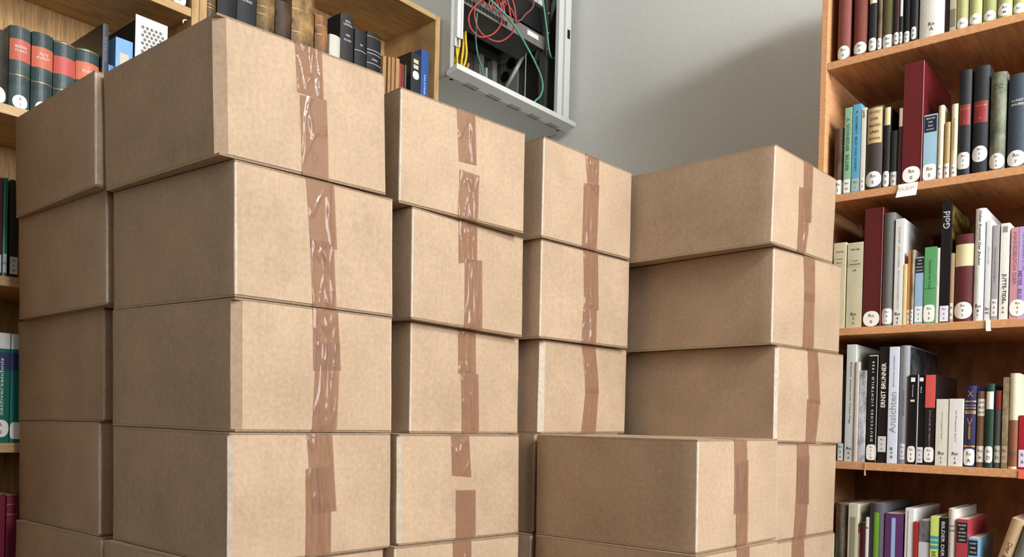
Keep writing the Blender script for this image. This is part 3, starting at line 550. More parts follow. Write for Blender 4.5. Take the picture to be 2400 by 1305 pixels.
('R', 'book', -0.5265, 0.0172, -0.0667, 0.2014, 0.19, (18, 18, 20), 'f', 'black paperback with small white mark at top, left of the pair', [('r', 0.1954, 0.1857, '', (235, 235, 235)), ('T', 0.1796, 0.1505, 'Photograph', 'dn', (220, 220, 220), 0.3), ('r', 0.1456, 0.1407, '', (220, 210, 170)), ('D', 0.041, 0.0045, 'Ro|6|5')], GRP[3]),
('R', 'book', -0.5086, 0.0154, -0.0667, 0.2023, 0.19, (18, 18, 20), 'f', 'black paperback with white left edge, right of the pair', [('x',), ('r', 0.1951, 0.1867, '', (235, 235, 235)), ('T', 0.1794, 0.1553, 'Band', 'dn', (220, 220, 220), 0.3), ('R', 0.0392, 0.0041, 'Ro|5|14', (215, 216, 226))], GRP[3]),
('R', 'book', -0.4923, 0.0212, -0.0667, 0.2012, 0.2, (34, 26, 28), 'f', 'black book wrapped in coral red upper half, fourth right shelf', [('B', 0.202, 0.1276, (206, 84, 80)), ('T', 0.1216, 0.0375, 'DAS JAHR IM GEDICHT', 'dn', (150, 130, 126), 0.42), ('D', 0.0399, 0.0063, 'Ro|5|10')], GRP[3]),
('R', 'book', -0.4689, 0.0252, -0.0667, 0.1468, 0.12, (222, 218, 206), 'f', 'left one of the two short white matching volumes, fourth right shelf', [('T', 0.1408, 0.0337, 'Die Photographie  Band 1', 'dn', (120, 116, 112), 0.2), ('H', 0.0277, 'Ro', 0.012), ('H', 0.017, '1', 0.01), ('H', 0.0075, '1', 0.01)], GRP[3]),
('R', 'book', -0.4424, 0.028, -0.0667, 0.1475, 0.12, (228, 228, 222), 'f', 'right one of the two short white matching volumes, fourth right shelf', [('T', 0.1409, 0.0348, 'Die Photographie  Band 2', 'dn', (110, 110, 110), 0.2), ('H', 0.0277, 'Ro', 0.012), ('H', 0.0171, '1', 0.01), ('H', 0.0077, '4', 0.01)], GRP[3]),
('R', 'book', -0.4133, 0.0223, -0.0667, 0.1759, 0.13, (36, 34, 84), 'c', 'navy book with gold ornament bands and white label Ro A', [('g',), ('D', 0.0393, 0.0031, 'Ro|A')], GRP[3]),
('R', 'book', -0.3893, 0.0164, -0.0667, 0.1641, 0.13, (128, 96, 70), 'c', 'brown book with white paper title patch, between navy book and dark green book', [('R', 0.1474, 0.1108, 'KLEINE|BILD|BUCH', (226, 222, 210)), ('R', 0.0459, 0.0112, 'Ro|A', (226, 224, 214))], GRP[3]),
('R', 'book', -0.372, 0.0154, -0.0667, 0.1796, 0.14, (24, 62, 50), 'c', 'dark green book with white title patch and label, fourth right shelf', [('R', 0.1629, 0.1253, '', (220, 220, 210)), ('D', 0.0461, 0.0108, 'Ro|D')], GRP[3]),
('R', 'book', -0.3558, 0.0145, -0.0667, 0.165, 0.13, (80, 80, 76), 'c', 'grey book with red-brown top third, fourth right shelf', [('B', 0.165, 0.1254, (124, 46, 34)), ('R', 0.0476, 0.0116, 'Ro|D', (188, 186, 172))], GRP[3]),
('R', 'book', -0.3405, 0.0115, -0.0667, 0.1929, 0.15, (178, 158, 120), 'm', 'beige slim book with brown marbled foot next to thick cream book', [('R', 0.0481, 0.0123, 'Ro|C', (178, 150, 124))], GRP[3]),
('R', 'book', -0.3282, 0.0177, -0.0667, 0.201, 0.16, (222, 216, 184), 'c', 'cream book with reddish brown lower half, near right edge of fourth shelf', [('B', 0.1026, 0.0051, (136, 84, 60)), ('H', 0.0323, 'Ro', 0.012), ('H', 0.0221, 'C', 0.011)], GRP[3]),
('R', 'book', -0.3097, 0.0159, -0.0667, 0.1129, 0.16, (170, 40, 46), 'f', 'red book cut by the right picture edge on the fourth shelf', [('R', 0.0409, 0.0049, 'R|8', (222, 214, 230))], GRP[3]),
('R', 'book', -0.6924, 0.0067, -0.385, 0.1425, 0.2, (214, 222, 176), 'f', 'sliver of pale green booklet beside the boxes, lowest right shelf', [], GRP[4]),
('R', 'book', -0.6836, 0.0314, -0.385, 0.2174, 0.22, (136, 126, 106), 'l', 'thick beige grey volume with torn brown spine top, leftmost on lowest shelf', [('B', 0.21, 0.1952, (110, 96, 78))], GRP[4]),
('R', 'book', -0.6516, 0.0225, -0.385, 0.2186, 0.22, (206, 202, 176), 'f', 'cream volume with grey recessed panel next to thick beige grey one', [('r', 0.1883, 0.0909, '', (150, 142, 118))], GRP[4]),
('R', 'book', -0.6285, 0.0048, -0.385, 0.1655, 0.15, (220, 218, 208), 'f', 'thin white booklet with orange tip, lowest right shelf', [('B', 0.1656, 0.1521, (190, 80, 52))], GRP[4]),
('R', 'book', -0.6229, 0.01, -0.385, 0.1777, 0.16, (70, 28, 30), 'f', 'dark maroon slim book on lowest right shelf', [], GRP[4]),
('R', 'book', -0.6121, 0.0067, -0.385, 0.1901, 0.19, (230, 228, 220), 'f', 'thin white book with black line between maroon book and big green striped book', [('B', 0.1663, 0.1644, (30, 30, 30))], GRP[4]),
('R', 'book', -0.6046, 0.0333, -0.385, 0.2241, 0.24, (84, 84, 92), 'c', 'large dark grey book with bright green vertical stripe', [('s', (108, 160, 40), 0.5, 0.32, 0.2033)], GRP[4]),
('R', 'book', -0.57, 0.039, -0.385, 0.2037, 0.2, (92, 50, 104), 'f', 'purple book with pale blue vertical title strip and pink edge', [('s', (152, 180, 220), 0.48, 0.22, 0.1938)], GRP[4]),
('R', 'book', -0.5273, 0.0187, -0.385, 0.2185, 0.23, (226, 228, 226), 'f', 'tall white hardback with its pale cover side showing, beside purple book', [('s', (150, 150, 148), 0.32, 0.1, 0.2125)], GRP[4]),
('R', 'book', -0.5081, 0.0093, -0.385, 0.1897, 0.16, (168, 44, 44), 'f', 'thin red book right of the tall white hardback on lowest shelf', [], GRP[4]),
('R', 'book', -0.4979, 0.0233, -0.385, 0.1938, 0.17, (140, 142, 144), 'm', 'grey patterned paperback with white lower half, lowest right shelf', [('B', 0.1457, 0.0503, (196, 200, 204))], GRP[4]),
('R', 'book', -0.4735, 0.018, -0.385, 0.2053, 0.17, (202, 222, 120), 'f', 'lime green book with turquoise stripes', [('B', 0.162, 0.1551, (60, 150, 168)), ('B', 0.1515, 0.1452, (60, 150, 168)), ('B', 0.1409, 0.1338, (60, 150, 168)), ('T', 0.1284, 0.0929, 'MAG', 'dn', (120, 140, 50), 0.6)], GRP[4]),
('R', 'book', -0.4548, 0.0149, -0.385, 0.2039, 0.17, (22, 20, 30), 'f', 'black book with white vertical title on lowest right shelf', [('T', 0.1951, 0.0756, 'BILDER DER WELT', 'dn', (205, 200, 205), 0.5)], GRP[4]),
('R', 'book', -0.4388, 0.0168, -0.385, 0.2251, 0.2, (218, 216, 208), 'c', 'tall white hardback left of the red book with black panel', [('H', 0.187, 'KUNST', 0.006), ('H', 0.1773, 'BILDER', 0.006)], GRP[4]),
('R', 'book', -0.4209, 0.0224, -0.385, 0.2044, 0.2, (172, 66, 78), 'f', 'rose red book with black title panel, lowest right shelf', [('R', 0.1968, 0.1533, 'BILDER|DER|GROSSEN|STADT|LEBEN', (24, 22, 22))], GRP[4]),
('R', 'book', -0.3974, 0.0193, -0.385, 0.1655, 0.16, (130, 176, 206), 'f', 'short sky blue book with dark title panel, lowest right shelf', [('R', 0.1605, 0.1279, 'KUNST|DER|STILLE', (18, 24, 30))], GRP[4]),
('L', 'book', 0.5852, 0.0443, 0.6297, 0.1506, 0.2, (56, 52, 36), 'l', 'dark olive leather volume cut by the left picture edge beside the green set', [('D', 0.0341, -0.0028, 'R'), ('g2',)], GRP[5]),
('L', 'book', 0.6306, 0.0405, 0.6297, 0.1706, 0.2, (72, 90, 90), 'a', 'first dark green leather volume from left with rubbed top and red title panel', [('B', 0.1438, 0.1001, (190, 98, 80)), ('D', 0.029, -0.0076, 'R|1'), ('l', 0.0696), ('h', 0.1286, 'BILDER', 0.008), ('h', 0.1204, 'KUNST', 0.008)], GRP[5]),
('L', 'book', 0.6719, 0.0422, 0.6297, 0.1721, 0.2, (56, 78, 78), 'a', 'second dark green leather volume from left with red title panel', [('B', 0.1418, 0.0983, (196, 104, 78)), ('D', 0.0279, -0.0052, 'R|2'), ('l', 0.1728), ('l', 0.0673), ('h', 0.1273, 'ALTE', 0.009), ('h', 0.119, 'KUNST', 0.009)], GRP[5]),
('L', 'book', 0.7149, 0.0452, 0.6297, 0.1691, 0.2, (62, 82, 82), 'a', 'third dark green leather volume from left, red title panel with crossed scratch marks', [('B', 0.1368, 0.0988, (188, 86, 78)), ('l', 0.1663), ('l', 0.0661)], GRP[5]),
('L', 'book', 0.762, 0.0496, 0.6297, 0.1731, 0.2, (56, 78, 78), 'a', 'fourth dark green leather volume, rightmost of the set with orange red panel', [('B', 0.1435, 0.1025, (200, 112, 82)), ('l', 0.1693), ('h', 0.1327, '1', 0.009), ('h', 0.1241, 'KUNST', 0.009)], GRP[5]),
('L', 'book', 0.8134, 0.0137, 0.6297, 0.2414, 0.23, (46, 50, 60), 'f', 'thin tall slate grey book with vertical lettering beside the white magazine file', [('T', 0.2119, 0.1595, 'KATALOG', 'dn', (110, 116, 130), 0.5)], GRP[5]),
('L', 'book', 0.6003, 0.023, 0.2787, 0.2016, 0.17, (70, 38, 50), 'f', 'dull maroon book cut by left picture edge, second left shelf', [('R', 0.044, 0.0073, 'Rn', (200, 206, 220)), ('T', 0.1776, 0.1409, 'NB', 'dn', (200, 190, 200), 0.4)], GRP[6]),
('L', 'book', 0.6239, 0.0082, 0.2787, 0.2033, 0.17, (36, 120, 84), 'f', 'slim green book beside the dark book on second left shelf', [('R', 0.0468, 0.0081, 'Rn', (190, 196, 206))], GRP[6]),
('L', 'book', 0.6357, 0.0166, 0.2787, 0.2017, 0.17, (44, 42, 40), 'f', 'dark grey book right against the leftmost box stack, second left shelf', [('R', 0.0428, 0.0072, 'Rn|K|M', (200, 200, 196))], GRP[6]),
('L', 'book', 0.6099, 0.0314, -0.064, 0.2268, 0.18, (24, 104, 92), 'f', 'teal volume with white top and white vertical title, left of the pair', [('B', 0.2282, 0.194, (214, 216, 214)), ('B', 0.1859, 0.15, (38, 40, 92)), ('T', 0.1745, 0.0562, 'Sachverzeichnis', 'up', (200, 220, 215), 0.4), ('D', 0.0472, 0.0113, 'R|2')], GRP[7]),
('L', 'book', 0.6424, 0.0259, -0.064, 0.2264, 0.18, (26, 112, 112), 'f', 'teal volume with white top, right of the pair and partly behind boxes', [('B', 0.2284, 0.1945, (214, 216, 214)), ('B', 0.1863, 0.1508, (38, 40, 92)), ('D', 0.0425, 0.0073, '')], GRP[7]),
('L', 'book', 0.6061, 0.0321, -0.416, 0.2447, 0.17, (112, 30, 52), 'f', 'crimson volume cut by the left picture edge', [], GRP[8]),
('L', 'book', 0.6401, 0.0232, -0.416, 0.2417, 0.17, (116, 36, 60), 'f', 'crimson volume with gilt lines half behind the lowest left box', [('l', 0.2023), ('l', 0.223)], GRP[8]),
('L', 'book', 1.0556, 0.0338, 0.93, 0.26, 0.187, (96, 74, 48), 'a', 'brown leather book with gilt tooling beside the bookcase upright', [('l', 0.0861), ('l', 0.078), ('l', 0.0996)], GRP[9]),
('L', 'book', 1.0912, 0.0531, 0.93, 0.25, 0.18, (28, 30, 34), 'c', 'left one of two large black books behind the top box, next to gilt brown book', [], GRP[9]),
('L', 'book', 1.1462, 0.0553, 0.93, 0.26, 0.187, (40, 44, 48), 'c', 'right one of two large black books, charcoal with faint lettering at top', [('h', 0.1353, 'KUNST', 0.01)], GRP[9]),
('L', 'book', 1.2031, 0.0546, 0.93, 0.25, 0.18, (154, 122, 76), 'l', 'tan marbled leather book with dark wear marks left of darker brown book', [('l', 0.141), ('l', 0.1209)], GRP[9]),
('L', 'book', 1.259, 0.0482, 0.93, 0.1775, 0.128, (92, 70, 48), 'l', 'dark brown scuffed leather book between two tan leather books', [], GRP[9]),
('L', 'book', 1.3107, 0.0723, 0.93, 0.3, 0.216, (182, 144, 90), 'l', 'tallest tan leather book rising out of the frame above the tape', [('l', 0.177), ('l', 0.1159)], GRP[9]),
('L', 'book', 1.3848, 0.0424, 0.93, 0.1882, 0.136, (176, 124, 78), 'l', 'short orange tan leather book right of the tallest tan leather book', [('l', 0.1593), ('l', 0.135)], GRP[9]),
('L', 'book', 1.4325, 0.0372, 0.93, 0.1515, 0.15, (212, 210, 196), 'c', 'short white spined book behind the top box between tan and black books', [], GRP[9]),
('L', 'book', 1.4712, 0.0477, 0.93, 0.2263, 0.22, (46, 46, 46), 'c', 'tallest of three black books with grey lettering, left one', [('l', 0.2284), ('h', 0.2074, 'REAL', 0.009), ('h', 0.198, 'LEXIKON', 0.009), ('h', 0.1683, 'DER', 0.009), ('h', 0.1542, 'KUNST', 0.009)], GRP[9]),
('L', 'book', 1.5213, 0.0427, 0.93, 0.2009, 0.145, (34, 36, 42), 'c', 'middle one of three black books with white bands, shorter than its neighbours', [('l', 0.202), ('h', 0.1574, 'Bd', 0.009), ('L', 0.1399)], GRP[9]),
('L', 'book', 1.5665, 0.0541, 0.93, 0.2099, 0.151, (26, 28, 30), 'c', 'right one of three black books with silver bands, next to the thin tan booklets', [('l', 0.2115), ('l', 0.197), ('L', 0.1582), ('L', 0.1479), ('h', 0.1323, 'Index', 0.01), ('L', 0.1194)], GRP[9]),
('L', 'book', 1.6227, 0.0123, 0.93, 0.1569, 0.14, (176, 136, 92), 'f', 'thin tan booklet, first from left of four beside the black books', [], GRP[9]),
('L', 'book', 1.644, 0.0108, 0.93, 0.1613, 0.14, (168, 128, 86), 'f', 'thin tan booklet, second from left of four beside the black books', [], GRP[9]),
('L', 'book', 1.6591, 0.0122, 0.93, 0.1655, 0.14, (168, 128, 86), 'f', 'thin tan booklet, third from left of four beside the black books', [], GRP[9]),
('L', 'book', 1.6739, 0.0141, 0.93, 0.1678, 0.14, (180, 138, 98), 'f', 'thin tan booklet, fourth from left beside the brick red booklets', [], GRP[9]),
('L', 'book', 1.6897, 0.0089, 0.93, 0.1579, 0.14, (148, 66, 48), 'f', 'brick red thin booklet touching the tan ones', [], GRP[9]),
('L', 'book', 1.6995, 0.0098, 0.93, 0.158, 0.14, (128, 52, 42), 'f', 'darker brick red thin booklet right of its twin', [], GRP[9]),
('L', 'book', 1.7102, 0.0062, 0.93, 0.1593, 0.14, (92, 90, 84), 'f', 'thin grey booklet right of the brick red ones', [], GRP[9]),
('L', 'book', 1.7381, 0.0386, 0.93, 0.2099, 0.2, (44, 46, 46), 'f', 'black book with two pale title patches and a pale disc near shelf end', [('r', 0.1916, 0.1797, '', (205, 200, 170)), ('r', 0.1746, 0.1627, '', (205, 200, 170)), ('D', 0.1559, 0.1304, '')], GRP[9]),
('L', 'book', 1.7786, 0.0329, 0.93, 0.2322, 0.19, (52, 84, 150), 'f', 'blue book at the right end of the shelf by the side panel', [('T', 0.1567, 0.0948, 'PALATINA', 'dn', (190, 205, 235), 0.4)], GRP[9]),
('L', 'book', 0.828, 0.0125, 0.6297, 0.155, 0.16, (84, 120, 190), 'f', 'small blue book almost hidden between thin grey book and blue picture box book', [], GRP[5]),
('L', 'book', 0.8425, 0.039, 0.6297, 0.2225, 0.19, (120, 170, 224), 'f', 'light blue picture book with white side, standing against the white magazine file', [('r', 0.19, 0.15, '', (196, 190, 170)), ('H', 0.135, 'fur', 0.012), ('H', 0.11, 'Kinder', 0.008)], GRP[5]),
('L', 'book', 0.972, 0.036, 0.9812, 0.2, 0.17, (96, 44, 52), 'f', 'dark maroon book with pink white label on the highest left shelf', [('D', 0.047, 0.003, 'Rn|B')], GRP[10])]
rb = random.Random(3)
for e in BOOKS: make_book(*e, rb)
def lean(root, ang, w): root.rotation_euler = (0, ang, root.rotation_euler[2]); root.location.z += w*math.sin(ang)
gl = 'books on the lowest visible shelf of the red-brown bookcase'
lean(make_book('R', 'book', -.3765, .0255, -.385, .217, .13, (196, 168, 130), 'c', 'tan book leaning sideways at the right picture edge of lowest shelf', [('T', .165, .06, 'Der grosse Krieg', 'dn', (110, 84, 56), .5)], gl, rb), math.radians(15.7), .0265)
lean(make_book('R', 'book', -.3765+.0275, .024, -.385, .205, .14, (120, 118, 112), 'c', 'grey book leaning behind the tan one at right picture edge of lowest shelf', [('T', .14, .03, 'MARC', 'dn', (50, 50, 50), .5)], gl, rb), math.radians(15.7), .024)

# ---------------------------------------------------------------- magazine file, shelf slips
m_white = mat('white_card', (240, 240, 238), .45)
m_dark = mat('dark_panel', (34, 32, 32), .8)  # dark panel set in the left side of the file
mf = thing('magazine_file', 'white magazine file with perforated front on the left shelf', 'magazine file', (.8828, 1.902, EYE+.6301))
w_, h_, d_ = .0757, .2868, .235
b = MB(); b.box((0, 0, 0), (w_, .003, h_)); b.build('front_panel', m_white, mf, bevel=.0008)
b = MB(); b.box((.0005, .0032, 0), (.003, d_, h_-.012)); b.build('side_panel', m_dark, mf)
b = MB(); b.box((w_-.003, .0032, 0), (w_, d_, h_-.004)); b.build('side_panel', m_white, mf)
b = MB(); b.box((.0005, .0032, h_-.0115), (.003, d_, h_-.008)); b.build('rim', mat('grey_rim', (150, 140, 130), .5), mf)
b = MB(); b.box((.0031, d_-.003, 0), (w_-.0031, d_, h_-.02)); b.build('back_panel', m_white, mf)
b = MB()
for j in range(20):
    for i in range(5):
        cx = .0165+.0105*i+(.00525 if j % 2 else 0); cz = h_-.024-.0092*j
        if cx < .066 and cz > .02: b.disc((cx, -.0003, cz), .0038, 'y', .0004, 14)
b.build('perforation', mat('perforation_dark', (120, 118, 112), .8), mf)
def slip(name, label, pts, m, th=.0006, cat='paper slip'):
    """thin strip of paper hanging over the shelf front: pts (x,y,z) of its centre line, width along y"""
    b = MB(); n = len(pts)
    vs = []
    for (x, y, z, hw) in pts: vs += [(x, y+hw, z), (x, y-hw, z)]
    for (x, y, z, hw) in pts: vs += [(x-th, y+hw, z), (x-th, y-hw, z)]
    o = 2*n; fs = []
    for i in range(n-1):
        a = 2*i; fs += [(a, a+1, a+3, a+2), (o+a, o+a+2, o+a+3, o+a+1), (a, a+2, o+a+2, o+a), (a+1, o+a+1, o+a+3, a+3)]
    fs += [(0, o, o+1, 1), (2*n-2, 2*n-1, o+2*n-1, o+2*n-2)]
    b.add(vs, fs); return tag(b.build(name, m), label, cat)
s1 = slip('shelf_card', 'white shelf card hanging under the tall red binder on second right shelf',
     [(1.9992, .538, EYE+.567, .0205), (1.9985, .5385, EYE+.558, .0205), (1.991, .540, EYE+.536, .0215)], LBL, cat='label')
V, F, W_, H_ = text_mesh('RN 39-99')
b = MB(); b.add([(1.9925, .557-v[0]*.034/W_, EYE+.551+v[1]*.007/H_) for v in V], F); b.build('lettering', mat('faded_ink', (190, 150, 150), .6), s1, recalc=False)
slip('paper_slip', 'narrow white paper strip hanging over the third right shelf edge', [(1.9994, .3705, EYE+.2486, .0045), (1.9985, .3700, EYE+.236, .0042), (1.9965, .3685, EYE+.2245, .0048)], LBL)
slip('bookmark_string', 'short beige string dangling from fourth right shelf edge', [(1.9994, .6135, EYE-.0667, .0012), (1.9985, .6120, EYE-.078, .0012), (1.998, .6135, EYE-.086, .0014), (1.997, .6125, EYE-.097, .0022)], mat('beige_string', (196, 164, 136), .8), cat='string')
slip('shelf_tape', 'coral red adhesive strip on fourth shelf edge at the right picture border', [(1.9994, .297, EYE-.0667, .0095), (1.9992, .297, EYE-.0855, .0095)], flat_mat((226, 110, 86)), cat='tape')

# ---------------------------------------------------------------- wall cabinet with network gear
m_grey = mat('grey_steel_sheet', (176, 178, 172), .45, 50, .03)
m_lt = mat('light_steel_sheet', (214, 217, 213), .4)
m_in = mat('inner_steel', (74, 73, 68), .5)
X0, X1, Y0, Y1, ZB, ZT = 1.853, 2.465, 1.862, 2.186, EYE+1.09, EYE+1.72
cb = thing('server_cabinet', 'open grey wall-mounted network cabinet above the middle boxes', 'cabinet', (X0, Y0, ZB))
def cpart(name, m, fn, **k):
    b = MB(); fn(b); b.v = [(v[0]-X0, v[1]-Y0, v[2]-ZB) for v in b.v]; return b.build(name, m, cb, **k)
cpart('bottom_panel', m_grey, lambda b: b.box((X0, Y0, ZB), (X1, Y1, ZB+.004)))
cpart('side_panel', m_grey, lambda b: b.box((X0, Y0, ZB+.0042), (X0+.003, Y1, ZT)))
cpart('side_panel', m_in, lambda b: b.box((X1-.003, Y0, ZB+.0042), (X1, Y1, ZT)))
cpart('back_panel', m_in, lambda b: b.box((X0+.0032, Y1-.003, ZB+.0042), (X1-.0032, Y1, ZT)))
cpart('top_panel', m_grey, lambda b: b.box((X0, Y0, ZT), (X1, Y1, ZT+.003)))
def lip(b):
    b.prism([(Y0-.0002, ZB), (Y0-.046, ZB+.010), (Y0-.046, ZB+.027), (Y0-.042, ZB+.027), (Y0-.0002, ZB+.012)], X0-.012, X1+.004, 'x')
cpart('bottom_lip', m_lt, lip, bevel=.001)
def vents(b):
    for g in range(5):
        for i in range(7):
            x = X0+.075+g*.108+i*.0085
            b.box((x, Y0-.010, ZB+.0005), (x+.003, Y0-.001, ZB+.0016)); b.box((x, Y0+.0005, ZB-.0006), (x+.003, Y0+.012, ZB-.0001))
cpart('vent_slots', mat('slot_dark', (70, 70, 68), .8), vents)
def bolts(b):
    b.disc((X0+.02, Y0+.01, ZB-.0006), .006, 'z', .0005); b.disc((X1-.03, Y0+.012, ZB-.0006), .006, 'z', .0005)
cpart('mounting_hole', mat('hole_black', (16, 16, 16), .9), bolts)
cpart('door_post', m_grey, lambda b: b.box((X0, Y0-.003, ZB+.0125), (X0+.017, Y0-.0002, ZT)))
def hinge(b):
    b.box((X0+.014, Y0-.018, ZB+.125), (X0+.036, Y0-.0035, ZT)); b.box((X0+.030, Y0-.021, ZB+.125), (X0+.038, Y0-.0185, ZT))
cpart('door_hinge_rail', m_lt, hinge, bevel=.001)
cpart('hinge_bracket', m_lt, lambda b: (b.box((X0+.012, Y0-.012, ZB+.103), (X0+.018, Y0-.0035, ZB+.1245)), b.box((X0+.03, Y0-.012, ZB+.103), (X0+.036, Y0-.0035, ZB+.1245)), b.box((X0+.012, Y0-.010, ZB+.1), (X0+.036, Y0-.004, ZB+.1028))))
cpart('front_post', m_lt, lambda b: (b.box((X1-.072, Y0-.016, ZB+.028), (X1-.045, Y0-.0005, ZT)), b.box((X1-.0445, Y0-.006, ZB+.028), (X1-.034, Y0-.0005, ZT)), b.box((X1-.0335, Y0-.016, ZB+.028), (X1, Y0-.0005, ZT))), bevel=.001)
cpart('latch_slot', mat('hole_black', (16, 16, 16), .9), lambda b: b.box((X1-.022, Y0-.0168, ZB+.335), (X1-.006, Y0-.0162, ZB+.368)), bevel=.0002)
cpart('brace', m_lt, lambda b: b.tube([(2.375, 1.985, ZB+.006), (2.375, 1.985, EYE+1.383)], .0016, 6), smooth=True)
# rails and braces
cpart('mounting_rail', m_in, lambda b: b.box((2.405, 1.915, ZB+.006), (2.43, 1.945, ZT-.002)))
cpart('mounting_rail', m_in, lambda b: b.box((1.888, 1.915, ZB+.006), (1.912, 1.945, ZT-.002)))
cpart('brace', m_lt, lambda b: b.tube([(2.425, 2.025, EYE+1.422), (2.425, 2.13, EYE+1.296)], .0075, 8), smooth=True)
cpart('brace', m_lt, lambda b: b.tube([(2.445, 1.90, EYE+1.60), (2.45, 2.0, EYE+1.38)], .010, 8), smooth=True)
cpart('brace', mat('pale_strut', (196, 198, 196), .5), lambda b: b.box((2.338, 2.15, ZB+.006), (2.346, 2.16, EYE+1.36)))
cpart('brace', mat('dull_strut', (130, 132, 128), .5), lambda b: (b.box((2.30, 2.15, ZB+.006), (2.325, 2.18, EYE+1.40)), b.box((2.375, 2.15, ZB+.006), (2.40, 2.18, EYE+1.40))))
cpart('fan_plate', mat('plate_grey', (140, 138, 130), .5), lambda b: b.box((2.452, 2.09, ZB+.01), (2.4615, 2.18, EYE+1.46)))
cpart('fan_opening', mat('hole_black', (16, 16, 16), .9), lambda b: (b.disc((2.4508, 2.122, EYE+1.408), .023, 'x', .001), b.disc((2.4508, 2.154, EYE+1.362), .021, 'x', .001)))
m_blk = mat('black_case', (26, 25, 26), .45)
m_sw = mat('grey_case', (128, 126, 120), .45, 40, .15)
def unit(name, m, fn, lab):
    o = cpart(name, m, fn, bevel=.001); o['label'] = lab; return o
def sp(par, name, m, fn, **k):
    b = MB(); fn(b); b.v = [(v[0]-X0, v[1]-Y0, v[2]-ZB) for v in b.v]; return b.build(name, m, par, **k)
sw = unit('network_switch', m_blk, lambda b: b.box((1.92, 1.925, EYE+1.444), (2.40, 2.06, EYE+1.532)), 'black rack unit with silver ribs')
sp(sw, 'rib', SILV, lambda b: [b.box((x, 1.9235, EYE+1.46), (x+.003, 1.9248, EYE+1.53)) for x in (2.10, 2.18)])
sp(sw, 'screw', SILV, lambda b: [b.disc((2.416, 1.912, z), .0035, 'y', .003) for z in (EYE+1.452, EYE+1.525)])
pp = unit('patch_panel', m_sw, lambda b: b.box((1.92, 1.926, EYE+1.392), (2.40, 2.06, EYE+1.430)), 'grey rack unit with white sticker')
sp(pp, 'front_plate', m_sw, lambda b: b.box((1.915, 1.921, EYE+1.386), (2.403, 1.9255, EYE+1.434)), bevel=.0008)
sp(pp, 'sockets', m_blk, lambda b: [b.box((1.93+i*.0165, 1.9195, EYE+1.394), (1.943+i*.0165, 1.9208, EYE+1.408)) for i in range(16)])
sp(pp, 'sticker', LBL, lambda b: b.box((2.303, 1.9198, EYE+1.408), (2.366, 1.9208, EYE+1.425)))
sp(pp, 'screw', SILV, lambda b: [b.disc((2.416, 1.912, z), .0035, 'y', .003) for z in (EYE+1.395, EYE+1.425)])
us = unit('rack_unit', m_lt, lambda b: b.box((1.92, 1.925, EYE+1.545), (2.40, 2.06, EYE+1.59)), 'pale rack unit')
def spline(pts, n=8):
    P = [Vector(p) for p in pts]; P = [P[0]*2-P[1]]+P+[P[-1]*2-P[-2]]; out = []
    for i in range(1, len(P)-2):
        for k in range(n):
            t = k/n; a, b_, c, d = P[i-1:i+3]
            out.append(.5*((2*b_)+(c-a)*t+(2*a-5*b_+4*c-d)*t*t+(3*b_-a-3*c+d)*t**3))
    out.append(P[-2]); return out
def cable(name, label, pts, r, m, y0, y1=None, group=None, pj=True):
    n = len(pts); Pp = []
    for i, p in enumerate(pts):
        y = y0 if y1 is None else y0+(y1-y0)*i/(n-1)
        k = y/1.89 if pj else 1
        Pp.append((p[0]*k, y, EYE+p[2]*k))
    b = MB(); b.tube(spline(Pp), r, 8); return tag(b.build(name, m, smooth=True), label, 'cable', group)
m_rc = mat('red_cable', (186, 78, 74), .45); m_tc = mat('teal_cable', (92, 160, 146), .45); m_yc = mat('yellow_cable', (222, 190, 44), .5); m_oc = mat('orange_cable', (206, 120, 70), .5)
cable('patch_cable', 'red patch cable making the big round left loop in the cabinet', [(2.134,0,1.452),(2.06,0,1.436),(2.009,0,1.392),(1.968,0,1.339),(1.972,0,1.300),(2.011,0,1.284),(2.052,0,1.297),(2.095,0,1.327),(2.126,0,1.371),(2.132,0,1.410),(2.11,0,1.44)], .0028, m_rc, 1.880, 1.905)
cable('patch_cable', 'red patch cable hanging in a wide low loop behind the round one', [(1.997,0,1.388),(1.992,0,1.345),(2.01,0,1.31),(2.042,0,1.296),(2.096,0,1.298),(2.139,0,1.317),(2.183,0,1.358),(2.198,0,1.401),(2.18,0,1.434),(2.135,0,1.446),(2.09,0,1.440)], .0028, m_rc, 1.9158)
cable('patch_cable', 'dull red patch cable rising to the right over the black unit', [(2.197,0,1.404),(2.23,0,1.422),(2.25,0,1.447),(2.291,0,1.489),(2.30,0,1.53)], .0028, mat('dull_red_cable', (150, 84, 82), .5), 1.905)
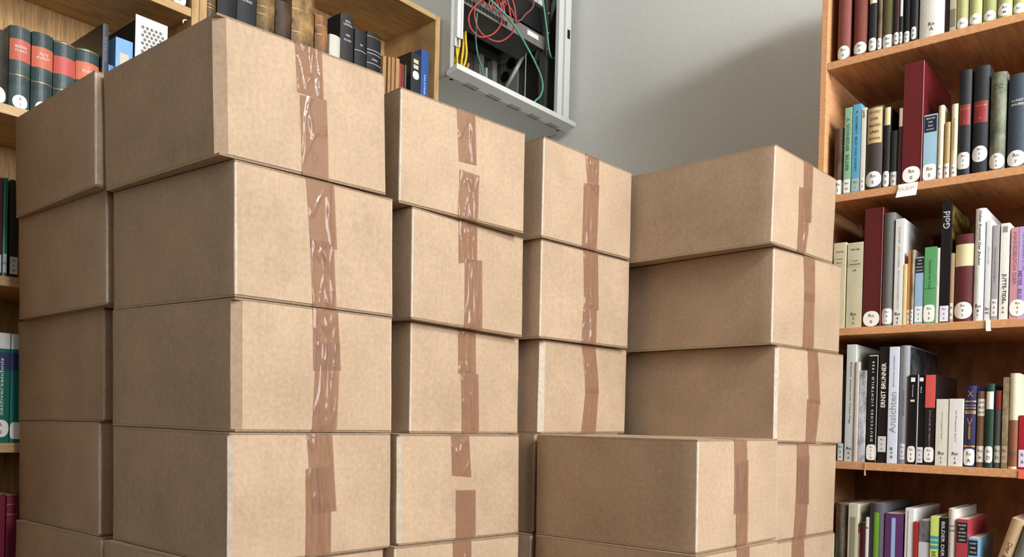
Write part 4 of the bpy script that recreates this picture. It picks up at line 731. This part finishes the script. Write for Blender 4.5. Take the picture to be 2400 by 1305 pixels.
rr_ = random.Random(5)
for i in range(5):
    z = 1.405+.008*i; x = 2.0+.03*i
    cable('patch_cable', 'one of the short red patch cables tangled at the socket row', [(x, 0, 1.40), (x+.01, 0, z+.03), (x+.04, 0, z+.035+rr_.uniform(0, .02)), (x+.07, 0, z+.02), (x+.085, 0, 1.402)], .003, m_rc, 1.902+.002*i, None, 'short red patch cables')
cable('network_cable', 'long teal cable falling diagonally across the whole cabinet opening', [(2.0,0,1.45),(2.048,0,1.432),(2.102,0,1.418),(2.158,0,1.404),(2.21,0,1.379),(2.266,0,1.34),(2.318,0,1.298),(2.350,0,1.263),(2.361,0,1.228),(2.348,0,1.193),(2.324,0,1.17),(2.31,0,1.155)], .0036, m_tc, 1.868, 1.886)
cable('network_cable', 'teal cable hanging down by the right front post of the cabinet', [(2.346,0,1.56),(2.352,0,1.53),(2.363,0,1.491),(2.375,0,1.449),(2.390,0,1.385),(2.404,0,1.356),(2.42,0,1.352),(2.432,0,1.363)], .0032, m_tc, 1.89)
cable('network_cable', 'thin teal cable on the left inside the cabinet under the red loop', [(2.006,0,1.385),(2.003,0,1.336),(2.001,0,1.272),(2.011,0,1.226),(2.031,0,1.191),(2.051,0,1.15)], .003, mat('teal_cable_dark', (60, 130, 116), .5), 1.93)
for i in range(11):
    x = 1.925+.0075*i+rr_.uniform(-.003, .003)
    cable('power_cable', 'yellow cable from the bundle in the lower left corner of the cabinet', [(x, 0, 1.30), (x+rr_.uniform(-.006, .006), 0, 1.27), (x+rr_.uniform(-.008, .008), 0, 1.235), (x+rr_.uniform(-.012, .004), 0, 1.20), (1.93+.006*i, 0, 1.165), (1.935+.009*i, 0, 1.13+.003*i)], .0038, m_yc, 1.925+.009*(i % 4), None, 'yellow cables in the cabinet corner', False)
cable('power_cable', 'orange cable tip beside the yellow cable bundle in the cabinet', [(1.99, 0, 1.19), (1.985, 0, 1.17), (1.995, 0, 1.15), (2.0, 0, 1.11)], .004, m_oc, 1.91, None, None, False)
